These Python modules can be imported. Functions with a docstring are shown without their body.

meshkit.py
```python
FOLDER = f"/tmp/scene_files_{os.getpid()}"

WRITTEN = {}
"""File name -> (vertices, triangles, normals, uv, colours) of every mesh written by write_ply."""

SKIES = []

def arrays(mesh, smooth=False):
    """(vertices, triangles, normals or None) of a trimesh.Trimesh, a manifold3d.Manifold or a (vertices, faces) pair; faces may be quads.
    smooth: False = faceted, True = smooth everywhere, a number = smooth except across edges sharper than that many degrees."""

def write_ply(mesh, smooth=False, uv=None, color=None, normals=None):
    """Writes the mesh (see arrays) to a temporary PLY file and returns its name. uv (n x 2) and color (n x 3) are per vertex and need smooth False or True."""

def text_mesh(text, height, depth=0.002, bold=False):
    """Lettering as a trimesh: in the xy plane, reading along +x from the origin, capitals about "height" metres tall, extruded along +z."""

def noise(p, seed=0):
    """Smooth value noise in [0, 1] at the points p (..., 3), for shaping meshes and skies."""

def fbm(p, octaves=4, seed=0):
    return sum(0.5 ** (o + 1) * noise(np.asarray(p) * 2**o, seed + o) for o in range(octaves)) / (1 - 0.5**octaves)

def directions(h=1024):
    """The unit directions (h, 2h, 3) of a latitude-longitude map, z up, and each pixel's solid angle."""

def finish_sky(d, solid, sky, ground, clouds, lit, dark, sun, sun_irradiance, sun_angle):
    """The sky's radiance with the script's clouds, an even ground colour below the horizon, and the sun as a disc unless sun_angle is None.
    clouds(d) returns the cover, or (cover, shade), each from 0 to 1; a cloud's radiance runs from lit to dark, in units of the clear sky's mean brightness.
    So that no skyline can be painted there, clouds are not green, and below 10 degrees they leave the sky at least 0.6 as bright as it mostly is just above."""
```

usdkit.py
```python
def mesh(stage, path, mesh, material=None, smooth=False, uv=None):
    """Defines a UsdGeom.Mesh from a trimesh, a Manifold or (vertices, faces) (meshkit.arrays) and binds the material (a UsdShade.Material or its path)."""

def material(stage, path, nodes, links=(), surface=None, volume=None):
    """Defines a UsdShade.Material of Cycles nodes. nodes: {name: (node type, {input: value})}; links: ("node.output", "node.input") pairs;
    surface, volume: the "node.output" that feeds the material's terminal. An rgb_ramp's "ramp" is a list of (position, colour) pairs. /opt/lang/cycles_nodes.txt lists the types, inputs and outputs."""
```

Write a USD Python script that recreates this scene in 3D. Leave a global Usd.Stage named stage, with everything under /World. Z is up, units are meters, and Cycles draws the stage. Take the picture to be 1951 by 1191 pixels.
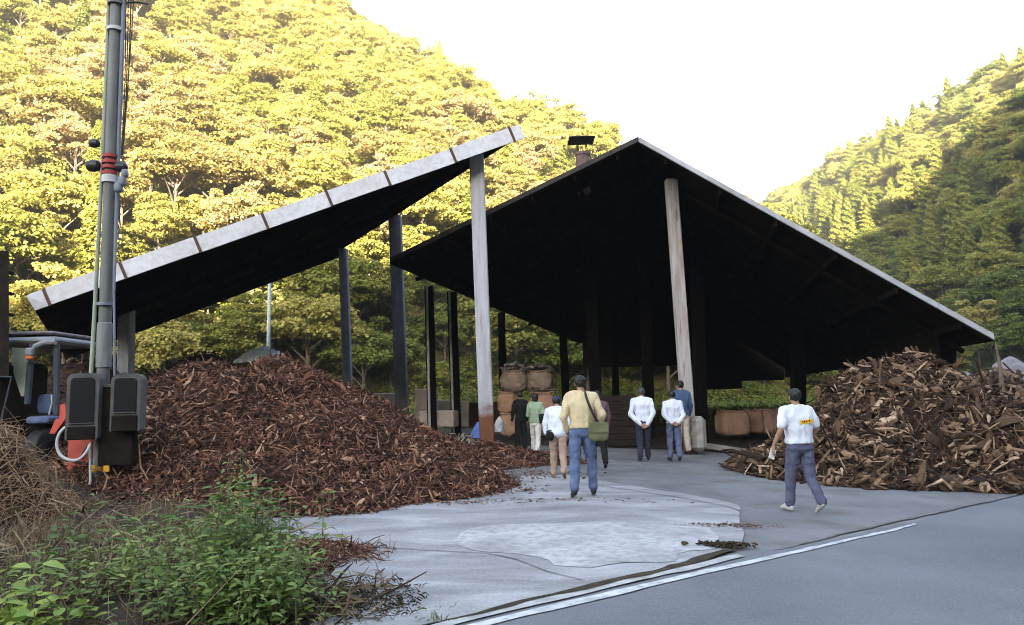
import math, numpy as np, trimesh, manifold3d as m3, usdkit, meshkit
from meshkit import fbm, noise
from pxr import Usd, UsdGeom, UsdLux, UsdShade, Gf, Sdf, Vt

stage = Usd.Stage.CreateInMemory()
UsdGeom.SetStageUpAxis(stage, UsdGeom.Tokens.z)
UsdGeom.SetStageMetersPerUnit(stage, 1.0)
UsdGeom.Xform.Define(stage, '/World')
UsdGeom.Scope.Define(stage, '/World/Looks')
RNG = np.random.default_rng(7)
PI = math.pi

# ------------------------------------------------------------------ camera
F_PX, W_PX, H_PX, EYE = 1400.0, 1951.0, 1191.0, 1.55
PITCH = math.atan(159.5 / F_PX); ROLL = math.radians(1.3)
FW = np.array([0, math.cos(PITCH), math.sin(PITCH)])
R0 = np.array([1.0, 0, 0]); U0 = np.array([0, -math.sin(PITCH), math.cos(PITCH)])
UP = U0 * math.cos(ROLL) + R0 * math.sin(ROLL)
RT = R0 * math.cos(ROLL) - U0 * math.sin(ROLL)
EYEP = np.array([0, 0, EYE])
cam = UsdGeom.Camera.Define(stage, '/World/camera')
cam.CreateHorizontalApertureAttr(36.0); cam.CreateVerticalApertureAttr(36.0 * 625 / 1024)
cam.CreateFocalLengthAttr(36.0 * F_PX / W_PX)
cam.CreateClippingRangeAttr(Gf.Vec2f(0.1, 5000))
M = Gf.Matrix4d(*[*map(float, RT), 0, *map(float, UP), 0, *map(float, -FW), 0, *map(float, EYEP), 1])
cam.AddTransformOp().Set(M)
EXPOSURE = 3.82
cam.CreateExposureAttr(EXPOSURE)

# ------------------------------------------------------------------ sky and sun
SUNH = np.array([0.03, -1.0]); SUNH /= np.linalg.norm(SUNH)
SUN_EL = math.atan(0.469 * SUNH[0] + 0.229 * -SUNH[1])
SUN = np.array([SUNH[0] * math.cos(SUN_EL), SUNH[1] * math.cos(SUN_EL), math.sin(SUN_EL)])
SKY_SAT = .88
skymat = usdkit.material(stage, '/World/Looks/sky_light', {
    'sky': ('sky_texture', {'sky_type': 'single_scattering', 'sun_disc': False, 'sun_elevation': SUN_EL,
                            'sun_rotation': math.atan2(SUN[0], SUN[1]), 'aerosol_density': 2.0}),
    'hz': ('hsv', {'saturation': SKY_SAT}), 'bg': ('background_shader', {'strength': 0.085})}, [('sky.color', 'hz.color'), ('hz.color', 'bg.color')], surface='bg.background')
dome = UsdLux.DomeLight.Define(stage, '/World/sky')
UsdShade.MaterialBindingAPI.Apply(dome.GetPrim()).Bind(skymat)
dome.GetPrim().SetCustomDataByKey('kind', 'structure')
sun = UsdLux.DistantLight.Define(stage, '/World/sun')
sun.CreateIntensityAttr(1.25); sun.CreateAngleAttr(0.5); sun.CreateNormalizeAttr(True)
sun.CreateColorAttr(Gf.Vec3f(1.0, 0.88, 0.68))
_z = SUN; _x = np.cross([0, 0, 1], _z); _x /= np.linalg.norm(_x); _y = np.cross(_z, _x)
sun.AddTransformOp().Set(Gf.Matrix4d(*[*map(float, _x), 0, *map(float, _y), 0, *map(float, _z), 0, 0, 0, 50, 1]))

# ------------------------------------------------------------------ helpers
_names = {}
def numbered(parent, name):
    k = (str(parent), name); n = _names.get(k, 0); _names[k] = n + 1
    return name if n == 0 else f'{name}_{n:03d}'

def setd(p, label=None, cat=None, group=None, kind=None):
    for k, v in (('label', label), ('category', cat), ('group', group), ('kind', kind)):
        if v: p.SetCustomDataByKey(k, v)
    return p

def thing(name, label=None, cat=None, loc=(0, 0, 0), rz=0.0, group=None, kind=None, scale=None, ref=None, parent='/World'):
    x = UsdGeom.Xform.Define(stage, parent + '/' + numbered(parent, name))
    x.AddTranslateOp().Set(Gf.Vec3d(*map(float, loc)))
    if rz: x.AddRotateZOp().Set(math.degrees(rz))
    if scale is not None:
        x.AddScaleOp().Set(Gf.Vec3f(*( [float(scale)] * 3 if np.ndim(scale) == 0 else map(float, scale))))
    p = x.GetPrim(); setd(p, label, cat, group, kind)
    if ref:
        p.GetReferences().AddInternalReference(ref); p.SetInstanceable(True)
    return p

def P(o):
    return str(o.GetPath()) if hasattr(o, 'GetPath') else str(o)

def part(parent, name, mesh, mat, smooth=35, label=None, kind=None, cat=None, group=None):
    par = P(parent)
    m = usdkit.mesh(stage, par + '/' + numbered(par, name), mesh, mat, smooth)
    setd(m.GetPrim(), label, cat, group, kind)
    return m.GetPrim()

def top(name, mesh, mat, label=None, cat=None, group=None, kind=None, smooth=35):
    return part('/World', name, mesh, mat, smooth, label, kind, cat, group)

def cat_(ms): return trimesh.util.concatenate([m for m in ms if m is not None])
def tone(prim, values, n):
    UsdGeom.PrimvarsAPI(prim).CreatePrimvar('tone', Sdf.ValueTypeNames.FloatArray, 'vertex').Set(Vt.FloatArray.FromNumpy(np.broadcast_to(np.asarray(values, np.float32), (n,)).copy()))
def vf(v, f): return trimesh.Trimesh(np.asarray(v, float), np.asarray(f, int), process=False)

def cbox(sx, sy, sz, c=0.02, at=(0, 0, 0), rz=0, ry=0, rx=0):
    c = min(c, sx * .4, sy * .4, sz * .4)
    pts = []
    for a in (-1, 1):
        for b in (-1, 1):
            for d in (-1, 1):
                p = np.array([a * sx / 2, b * sy / 2, d * sz / 2])
                for k in range(3):
                    q = p.copy()
                    for j in range(3):
                        if j != k: q[j] -= math.copysign(c, q[j])
                    pts.append(q)
    m = trimesh.convex.convex_hull(np.array(pts))
    if rx: m.apply_transform(trimesh.transformations.rotation_matrix(rx, [1, 0, 0]))
    if ry: m.apply_transform(trimesh.transformations.rotation_matrix(ry, [0, 1, 0]))
    if rz: m.apply_transform(trimesh.transformations.rotation_matrix(rz, [0, 0, 1]))
    m.apply_translation(at)
    return m

def hullp(pts): return trimesh.convex.convex_hull(np.array(pts, float))

def tube(pts, r, n=8, cap=True):
    pts = np.asarray(pts, float); k = len(pts)
    r = np.broadcast_to(np.asarray(r, float), (k,))
    t = np.gradient(pts, axis=0); t /= np.maximum(np.linalg.norm(t, axis=1, keepdims=True), 1e-9)
    ref = np.array([0, 0, 1.0]) if abs(t[0][2]) < .9 else np.array([1.0, 0, 0])
    V = []
    u = np.cross(t[0], ref); u /= np.linalg.norm(u)
    for i in range(k):
        u = u - t[i] * (u @ t[i]); u /= max(np.linalg.norm(u), 1e-9)
        w = np.cross(t[i], u)
        a = np.arange(n) / n * 2 * PI
        V.append(pts[i] + r[i] * (np.cos(a)[:, None] * u + np.sin(a)[:, None] * w))
    V = np.vstack(V); Fc = []
    for i in range(k - 1):
        for j in range(n):
            a, b = i * n + j, i * n + (j + 1) % n
            Fc += [[a, b, b + n], [a, b + n, a + n]]
    if cap:
        V = np.vstack([V, pts[0], pts[-1]]); c0, c1 = len(V) - 2, len(V) - 1
        for j in range(n):
            Fc += [[c0, (j + 1) % n, j], [c1, (k - 1) * n + j, (k - 1) * n + (j + 1) % n]]
    return vf(V, Fc)

def ray(px, py):
    return RT * (px - W_PX / 2) + UP * (H_PX / 2 - py) + FW * F_PX
def at(px, py, Y):
    d = ray(px, py); return EYEP + d * (Y / d[1])
def zflat(x, y):
    return -0.045 * np.clip(np.asarray(x, float) - 1, 0, 8)
def gnd(px, py):
    d = ray(px, py); z = 0.0
    for _ in range(25):
        p = EYEP + d * ((z - EYE) / d[2]); z = float(zflat(p[0], p[1]))
    return p

# ------------------------------------------------------------------ materials
def mat(name, col, rough=.8, col2=None, scale=3.0, detail=5, lo=.35, hi=.65, bump=0.0, bscale=None, spec=.3, metal=0.0, coords='position', col3=None, scale3=40, amt3=.4, stretch=None, bdist=.02):
    n = {'p': ('principled_bsdf', {'base_color': col, 'roughness': rough, 'specular_ior_level': spec, 'metallic': metal})}
    l = []
    if coords == 'position':
        n['co'] = ('geometry', {}); src = 'co.position'
    else:
        n['co'] = ('texture_coordinate', {}); src = 'co.object'
    if stretch is not None:
        n['mp'] = ('mapping', {'scale': stretch}); l.append((src, 'mp.vector')); src = 'mp.vector'
    if col2 is not None:
        n['n1'] = ('noise_texture', {'scale': scale, 'detail': detail, 'roughness': .6})
        n['r1'] = ('rgb_ramp', {'ramp': [(lo, col), (hi, col2)]})
        l += [(src, 'n1.vector'), ('n1.fac', 'r1.fac')]
        last = 'r1.color'
        if col3 is not None:
            n['n3'] = ('noise_texture', {'scale': scale3, 'detail': 3, 'roughness': .6})
            n['r3'] = ('rgb_ramp', {'ramp': [(.45, (0, 0, 0)), (.65, (amt3,) * 3)]})
            n['m3'] = ('mix', {'color2': col3})
            l += [(src, 'n3.vector'), ('n3.fac', 'r3.fac'), (last, 'm3.color1'), ('r3.color', 'm3.fac')]
            last = 'm3.color'
        l.append((last, 'p.base_color'))
    if bump:
        n['n2'] = ('noise_texture', {'scale': bscale or scale * 4, 'detail': 6, 'roughness': .65})
        n['b'] = ('bump', {'strength': bump, 'distance': bdist})
        l += [(src, 'n2.vector'), ('n2.fac', 'b.height'), ('b.normal', 'p.normal')]
    return usdkit.material(stage, '/World/Looks/' + name, n, l, surface='p.BSDF')

def leafmat(name, ramp, trans=.3, rough=.55, nscale=.5, transcol=None):
    """colour varies by object and by patches over the crown"""
    n = {'oi': ('object_info', {}), 'co': ('geometry', {}), 'ns': ('noise_texture', {'scale': nscale, 'detail': 3}),
         'a': ('math', {'math_type': 'multiply_add', 'value2': .55, 'value3': 0.0}),
         'b': ('math', {'math_type': 'multiply_add', 'value2': .75}),
         'rp': ('rgb_ramp', {'ramp': ramp}),
         'd': ('principled_bsdf', {'roughness': rough, 'specular_ior_level': .25}),
         't': ('translucent_bsdf', {}), 'mx': ('mix_closure', {'fac': trans})}
    l = [('oi.random', 'a.value1'), ('co.position', 'ns.vector'), ('ns.fac', 'b.value1'), ('a.value', 'b.value3'), ('b.value', 'rp.fac'),
         ('rp.color', 'd.base_color'), ('rp.color', 't.color'), ('d.BSDF', 'mx.closure1'), ('t.BSDF', 'mx.closure2')]
    return usdkit.material(stage, '/World/Looks/' + name, n, l, surface='mx.closure')

MT = {}
MT['asphalt'] = mat('asphalt', (.098, .100, .115), .85, (.165, .165, .178), .45, 9, .3, .7, .5, 110, col3=(.26, .26, .265), scale3=55, amt3=.35)
MT['yard'] = mat('yard_paving', (.130, .132, .142), .88, (.205, .200, .196), .5, 8, .3, .7, .3, 60, col3=(.10, .085, .075), scale3=1.3, amt3=.6)
MT['paint'] = mat('road_paint', (.26, .26, .265), .7, (.52, .52, .51), 7, 8, .35, .6, .2, 60)
MT['soil'] = mat('soil', (.026, .018, .012), .95, (.062, .043, .029), 1.2, 8, .3, .7, .8, 14, col3=(.03, .035, .015), scale3=3, amt3=.7, bdist=.05)
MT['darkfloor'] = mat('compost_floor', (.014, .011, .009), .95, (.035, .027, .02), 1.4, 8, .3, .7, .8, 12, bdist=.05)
MT['forestfloor'] = mat('forest_floor', (.05, .045, .015), .95, (.09, .08, .025), .25, 8, .3, .7, .6, 2, bdist=.3)
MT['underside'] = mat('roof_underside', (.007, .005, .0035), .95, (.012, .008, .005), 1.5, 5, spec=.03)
MT['roofmetal'] = mat('roof_sheet', (.10, .10, .10), .7, (.06, .05, .045), .8, 6, metal=0.2)
MT['fascia'] = mat('white_fascia', (.62, .63, .68), .55, (.50, .49, .50), 1.3, 7, .4, .8, col3=(.25, .17, .12), scale3=9, amt3=.25)
MT['darkmetal'] = mat('dark_steel', (.022, .02, .02), .7, (.04, .032, .028), 4, 6)
MT['seam'] = mat('rusty_seam', (.06, .035, .025), .8, (.10, .06, .04), 12, 5)
MT['concrete'] = mat('block_concrete', (.26, .24, .22), .9, (.38, .35, .31), 2.2, 8, .3, .7, .5, 30, col3=(.12, .10, .085), scale3=4, amt3=.5)
MT['rubber'] = mat('black_rubber', (.02, .02, .02), .6)

def column_mat(name, base, dark, rust_z0, rust_z1, rust=(.16, .065, .035), streak=.5, spec=.25):
    n = {'co': ('geometry', {}), 'sx': ('separate_xyz', {}), 'mp': ('mapping', {'scale': (7, 7, .7)}),
         'n1': ('noise_texture', {'scale': 1.0, 'detail': 7, 'roughness': .65}), 'n2': ('noise_texture', {'scale': 5.0, 'detail': 5}),
         'r1': ('rgb_ramp', {'ramp': [(.38, dark), (.62, base)]}),
         'z': ('math', {'math_type': 'multiply_add', 'value2': 1.0}), 'nz': ('math', {'math_type': 'multiply_add', 'value2': .9, 'value3': -.45}),
         'mr': ('map_range', {'from_min': rust_z0, 'from_max': rust_z1, 'to_min': 1.0, 'to_max': 0.0, 'clamp': True}),
         'n4': ('noise_texture', {'scale': 1.6, 'detail': 8, 'roughness': .7}), 'r4': ('rgb_ramp', {'ramp': [(.55, (0, 0, 0)), (.68, (streak,) * 3)]}),
         'mx': ('mix', {'color2': rust}), 'mx2': ('mix', {'color2': rust}),
         'p': ('principled_bsdf', {'roughness': .8, 'specular_ior_level': spec})}
    l = [('co.position', 'sx.vector'), ('co.position', 'mp.vector'), ('mp.vector', 'n1.vector'), ('co.position', 'n2.vector'), ('n1.fac', 'r1.fac'),
         ('n2.fac', 'nz.value1'), ('sx.z', 'z.value1'), ('nz.value', 'z.value3'), ('z.value', 'mr.value'),
         ('mp.vector', 'n4.vector'), ('n4.fac', 'r4.fac'), ('r1.color', 'mx2.color1'), ('r4.color', 'mx2.fac'),
         ('mx2.color', 'mx.color1'), ('mr.result', 'mx.fac'), ('mx.color', 'p.base_color')]
    return usdkit.material(stage, '/World/Looks/' + name, n, l, surface='p.BSDF')
MT['col_light'] = column_mat('white_column', (.45, .45, .485), (.34, .34, .365), 1.0, 1.45)
MT['col_worn'] = column_mat('worn_column', (.42, .39, .375), (.27, .23, .205), .2, .6, streak=.8)
MT['col_grey'] = column_mat('grey_column', (.16, .16, .19), (.10, .10, .12), .2, .7, streak=.25)
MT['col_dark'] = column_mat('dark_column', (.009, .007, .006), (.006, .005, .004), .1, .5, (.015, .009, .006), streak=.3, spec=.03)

# ------------------------------------------------------------------ terrain
def softmin(a, b, k): 
    h = np.clip(.5 + .5 * (b - a) / k, 0, 1); return b * (1 - h) + a * h - k * h * (1 - h)
def softmax(a, b, k): return -softmin(-a, -b, k)
def foot(s, k=8.0): 
    s = np.maximum(s, 0); return s * s / (s + k)
def hill_left(x, y):
    s = -.45 * x + .89 * y - 53.4; t = .89 * x + .45 * y
    c = np.interp(t, [-400, -100, 0, 30, 47, 74, 84, 96, 115, 160, 300], [150, 138, 104, 82, 66, 45, 32, 14, 5, 4, 4])
    up = .92 * foot(s)
    return np.maximum(softmin(up, c, 8) - np.maximum(0, s - c / .9 - 12) * .35, -5)
def hill_right(x, y):
    s = .983 * (x - 60) + .184 * (y - 60); t = -.184 * (x - 60) + .983 * (y - 60)
    c = np.interp(t, [-200, 60, 120, 190, 230, 300, 420], [150, 98, 84, 80, 70, 52, 30])
    return softmin(.92 * foot(s), c, 8) - np.maximum(0, s - c / .9 - 15) * .35
def hill_back(x, y):
    yc = np.interp(x, [-150, -60, 0, 60, 140, 300], [-50, -70, -90, -80, -60, -40])
    c = np.interp(x, [-200, -60, 0, 60, 77, 98, 118, 140, 300], [0, 22, 57, 80, 89, 105, 120, 134, 185])
    c = c + (noise(np.stack([x / 6, x * 0, x * 0], -1), 5) - .5) * 5
    d = y - yc
    return c - np.where(d > 0, .95 * d, -.4 * d)
def hills(x, y):
    h = np.maximum(np.maximum(hill_left(x, y), hill_right(x, y)), hill_back(x, y))
    h = softmax(h, np.zeros_like(h), 2.0) - .5
    h = np.maximum(h, 0)
    p = np.stack([x / 22, y / 22, x * 0], -1)
    return h + (fbm(p, 4, 3) - .5) * 9 * np.clip(h / 15, 0, 1)
def ground_z(x, y):
    return zflat(x, y) + hills(x, y)

def axis_coords(lo, fine_lo, fine_hi, hi, fine, coarse):
    return np.concatenate([np.arange(lo, fine_lo, coarse), np.arange(fine_lo, fine_hi, fine), np.arange(fine_hi, hi + coarse, coarse)])
gx = np.concatenate([[-1500, -900, -500], axis_coords(-300, -24, 24, 330, 1.0, 5.0), [500, 900, 1500]])
gy = np.concatenate([[-1500, -900, -500], axis_coords(-250, 0, 62, 420, 1.0, 5.0), [600, 900, 1500]])
X, Y = np.meshgrid(gx, gy, indexing='ij')
Hh = hills(X, Y)
Zt = zflat(X, Y) + Hh + (fbm(np.stack([X / 2, Y / 2, X * 0], -1), 3, 9) - .5) * .05 - .06
nx, ny = X.shape
V = np.stack([X, Y, Zt], -1).reshape(-1, 3)
I = np.arange(nx * ny).reshape(nx, ny)
q = np.stack([I[:-1, :-1], I[1:, :-1], I[1:, 1:], I[:-1, 1:]], -1).reshape(-1, 4)
hq = Hh.reshape(-1)[q].max(1)
def sub(v, q):
    u, inv = np.unique(q, return_inverse=True); q = inv.reshape(q.shape)
    return vf(v[u], np.vstack([q[:, [0, 1, 2]], q[:, [0, 2, 3]]]))
top('ground', sub(V, q[hq <= .05]), MT['soil'], kind='structure', smooth=True)
top('hills', sub(V, q[hq > .05]), MT['forestfloor'], kind='structure', smooth=True)

import shapely.geometry as sg
HAZE = .00022
if HAZE:
    zlo, zhi = float(Zt.min()) - 1.0, float(Zt.max()) + 22.0
    hm_ = trimesh.creation.box([3200, 3200, zhi - zlo]); hm_.apply_translation([0, 0, (zhi + zlo) / 2])
    hmat = usdkit.material(stage, '/World/Looks/haze_air', {'v': ('principled_volume', {'color': (.95, .95, .92), 'density': HAZE, 'anisotropy': .0})}, [], volume='v.volume')
    setd(usdkit.mesh(stage, '/World/haze', hm_, hmat).GetPrim(), kind='stuff', label='thin pale haze filling the valley air', cat='haze')
def sheet(poly, lift, size=.7):
    poly = sg.Polygon(poly) if not hasattr(poly, 'geom_type') else poly
    v, f = trimesh.creation.triangulate_polygon(poly, engine='earcut')
    v3 = np.column_stack([v, np.zeros(len(v))])
    v3, f = trimesh.remesh.subdivide_to_size(v3, f, size)
    v3 = np.array(v3); v3[:, 2] = zflat(v3[:, 0], v3[:, 1]) + lift
    n = np.cross(v3[f[:, 1]] - v3[f[:, 0]], v3[f[:, 2]] - v3[f[:, 0]])
    f = np.array(f); f[n[:, 2] < 0] = f[n[:, 2] < 0][:, ::-1]
    return vf(v3, f)
def gpoly(pts): return [tuple(gnd(*p)[:2]) for p in pts]
def wob(poly, amp=.05, step=.25, seed=0):
    """ragged outline"""
    r = sg.Polygon(poly).exterior; L = r.length; n = max(8, int(L / step)); o = []
    for i in range(n):
        p = r.interpolate(i / n * L); k = (noise(np.array([[p.x * 2.2, p.y * 2.2, seed]]), seed)[0] - .5) * 2 * amp
        k2 = (noise(np.array([[p.x * 2.2, p.y * 2.2, seed + 50.]]), seed)[0] - .5) * 2 * amp
        o.append((p.x + k, p.y + k2))
    g = sg.Polygon(o)
    return g if g.is_valid else g.buffer(0)

# road along the right, yard paving, concrete apron, markings
edge0, edge1 = gnd(905, 1180)[:2], gnd(1410, 1062)[:2]
e = (edge1 - edge0) / np.linalg.norm(edge1 - edge0)
line_pts = [gnd(*p)[:2] for p in [(905, 1172), (1100, 1127), (1300, 1082), (1410, 1056), (1560, 1034), (1740, 995), (1951, 942)]]
far_r = line_pts[-1] + (line_pts[-1] - line_pts[-2]) / np.linalg.norm(line_pts[-1] - line_pts[-2]) * 22
near_l = line_pts[0] - e * 14
road = [near_l + np.array([4, -9]), near_l] + line_pts + [far_r, far_r + np.array([8, -18]), np.array([12, -8])]
top('road', sheet([tuple(p) for p in road], .0, 1.0), MT['asphalt'], kind='structure', smooth=True)
yard = gpoly([(1410, 1068), (1560, 1038), (1740, 997), (1951, 942)]) + [tuple(far_r), (14.0, 19.5), (9, 21.0)] + gpoly([(1470, 868), (1330, 858)]) + [(3.0, 23.0), (0.5, 26), (-6, 30), (-11, 26), (-10, 15)] + gpoly([(470, 985), (640, 1080), (640, 1191)]) + [tuple(near_l + e * 7.5)] + gpoly([(905, 1185), (1300, 1094)])
top('yard_paving', sheet(sg.Polygon(yard).buffer(0), -.012, .8), MT['yard'], kind='structure', smooth=True)
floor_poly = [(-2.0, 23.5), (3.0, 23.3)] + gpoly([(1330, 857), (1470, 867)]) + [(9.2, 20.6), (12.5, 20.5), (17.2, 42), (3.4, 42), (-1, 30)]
top('compost_floor', sheet(floor_poly, -.006, 1.0), MT['darkfloor'], kind='structure', smooth=True)  # dark soil floor; the roof shade is also put into its near-black colour

apron = gpoly([(455, 985), (600, 972), (720, 958), (930, 936), (1000, 906), (1080, 905), (1180, 922), (1300, 941), (1390, 957), (1408, 964), (1411, 1010), (1412, 1040), (1300, 1078), (1150, 1112), (1000, 1147), (850, 1180), (760, 1205), (600, 1240), (560, 1191), (640, 1080), (520, 1030)])
apron_m = None
def apron_material():
    n = {'co': ('geometry', {}), 'mp': ('mapping', {'scale': (.55, 1.3, 1), 'rotation': (0, 0, .2)}),
         'n1': ('noise_texture', {'scale': 1.1, 'detail': 9, 'roughness': .62, 'distortion': .6}),
         'r1': ('rgb_ramp', {'ramp': [(.30, (.165, .160, .162)), (.48, (.25, .243, .245)), (.66, (.37, .362, .365))]}),
         'n2': ('noise_texture', {'scale': 14, 'detail': 6, 'roughness': .7}), 'r2': ('rgb_ramp', {'ramp': [(.56, (0, 0, 0)), (.72, (.5, .5, .5))]}),
         'mx': ('mix', {'color2': (.13, .11, .10)}),
         'n6': ('noise_texture', {'scale': 38, 'detail': 8, 'roughness': .75}), 'r6': ('rgb_ramp', {'ramp': [(.3, (.72, .72, .72)), (.7, (1.2, 1.2, 1.2))]}),
         'mv': ('mix', {'mix_type': 'multiply', 'fac': 1.0}),
         'n5': ('noise_texture', {'scale': 45, 'detail': 5}), 'b': ('bump', {'strength': .35, 'distance': .01}),
         'p': ('principled_bsdf', {'roughness': .85, 'specular_ior_level': .3})}
    l = [('co.position', 'mp.vector'), ('mp.vector', 'n1.vector'), ('n1.fac', 'r1.fac'), ('co.position', 'n2.vector'), ('n2.fac', 'r2.fac'),
         ('r1.color', 'mx.color1'), ('r2.color', 'mx.fac'), ('co.position', 'n6.vector'), ('n6.fac', 'r6.fac'), ('mx.color', 'mv.color1'), ('r6.color', 'mv.color2'), ('mv.color', 'p.base_color'),
         ('co.position', 'n5.vector'), ('n5.fac', 'b.height'), ('b.normal', 'p.normal')]
    return usdkit.material(stage, '/World/Looks/apron_concrete', n, l, surface='p.BSDF')
MT['apron'] = apron_material()
MT['slab'] = mat('pale_concrete', (.27, .262, .26), .85, (.43, .42, .42), 1.1, 9, .32, .62, .25, 45, col3=(.19, .175, .165), scale3=9, amt3=.55)
top('concrete_apron', sheet(wob(apron, .05, .3, 2), .006, .6), MT['apron'], kind='structure', smooth=True)
slab = gpoly([(845, 1030), (900, 1008), (1000, 1000), (1120, 994), (1260, 1000), (1340, 1006), (1366, 1024), (1340, 1050), (1250, 1072), (1150, 1088), (1090, 1082), (1000, 1060), (900, 1050)])
top('pale_slab', sheet(wob(slab, .16, .16, 4), .0105, .5), MT['slab'], kind='structure', smooth=True)

def strip(pts, w0, w1, lift, rag=0, seed=0):
    pts = [np.asarray(p, float) for p in pts]; ls = sg.LineString(pts); n = int(ls.length / .15) + 2; a, b = [], []
    for i in range(n):
        u = i / (n - 1); p = ls.interpolate(u, normalized=True); p2 = ls.interpolate(min(1, u + .01), normalized=True); p1 = ls.interpolate(max(0, u - .01), normalized=True)
        d = np.array([p2.x - p1.x, p2.y - p1.y]); d /= np.linalg.norm(d); nrm = np.array([-d[1], d[0]])
        w = (w0 + (w1 - w0) * u) / 2
        r1, r2 = (noise(np.array([[i * .6, 0, 0], [i * .6, 9, 0]]), seed) - .5) * 2 * rag
        c = np.array([p.x, p.y]); a.append(c + nrm * (w + r1)); b.append(c - nrm * (w + r2))
    v = np.array([[*p, zflat(p[0], 0) + lift] for pr in zip(a, b) for p in pr])
    f = [[2 * i, 2 * i + 1, 2 * i + 3] for i in range(n - 1)] + [[2 * i, 2 * i + 3, 2 * i + 2] for i in range(n - 1)]
    m = vf(v, f); 
    if m.face_normals[0][2] < 0: m.invert()
    return m
ln = [gnd(*p)[:2] for p in [(880, 1200), (1000, 1171), (1200, 1125), (1400, 1078), (1560, 1043), (1700, 1011), (1745, 999)]]
top('white_road_line', strip(ln, .115, .05, .0085, .014, 3), MT['paint'], kind='structure', smooth=True)
kerb_l = [gnd(*p)[:2] for p in [(800, 1205), (905, 1178), (1100, 1132), (1300, 1087), (1412, 1060)]]
MT['kerb'] = mat('kerb_concrete', (.22, .215, .21), .85, (.40, .395, .385), 4, 8, .3, .6, .3, 40)
top('gutter_edge', strip(kerb_l, .11, .11, .012, .014, 8), MT['kerb'], kind='structure', smooth=True)
gut = [gnd(*p)[:2] for p in [(740, 1215), (850, 1184), (1000, 1150), (1150, 1115), (1300, 1080), (1395, 1048)]]
MT['moss'] = mat('gutter_dirt', (.018, .014, .010), .95, (.06, .045, .02), 9, 6, .3, .7, .8, 30)
top('gutter_dirt', strip(gut, .035, .12, .016, .035, 12), MT['moss'], kind='structure', smooth=True)
def blob(px, py, rx, ry, name, m, lift, seed, rz=0):
    c = gnd(px, py)[:2]; a = np.arange(40) / 40 * 2 * PI
    r = .55 + .9 * noise(np.stack([np.cos(a) * 2.2 + seed, np.sin(a) * 2.2, a * 0], -1), seed)
    x, y = np.cos(a) * rx * r, np.sin(a) * ry * r
    p = [(c[0] + x_ * math.cos(rz) - y_ * math.sin(rz), c[1] + x_ * math.sin(rz) + y_ * math.cos(rz)) for x_, y_ in zip(x, y)]
    top(name, sheet(sg.Polygon(p).buffer(0), lift, .3), m, kind='structure', smooth=True)
MT['stain0'] = mat('joint_dirt', (.10, .095, .095), .9, (.17, .165, .165), 6, 6)
crack = [gnd(*p)[:2] for p in [(505, 988), (560, 1008), (640, 1036), (740, 1046), (850, 1052), (930, 1056), (985, 1068), (1040, 1090), (1110, 1108)]]
top('slab_joint', strip(crack, .022, .016, .0135, .007, 21), MT['stain0'], kind='structure', smooth=True)
crack = [gnd(*p)[:2] for p in [(1085, 918), (1160, 929), (1300, 950), (1380, 965), (1411, 975)]]
top('slab_joint', strip(crack, .03, .02, .0135, .009, 22), MT['stain0'], kind='structure', smooth=True)
crack = [gnd(*p)[:2] for p in [(1480, 1047), (1600, 1018), (1740, 986), (1860, 960), (1960, 934)]]
top('asphalt_joint', strip(crack, .05, .10, .0045, .025, 23), MT['stain0'], kind='structure', smooth=True)
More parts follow.
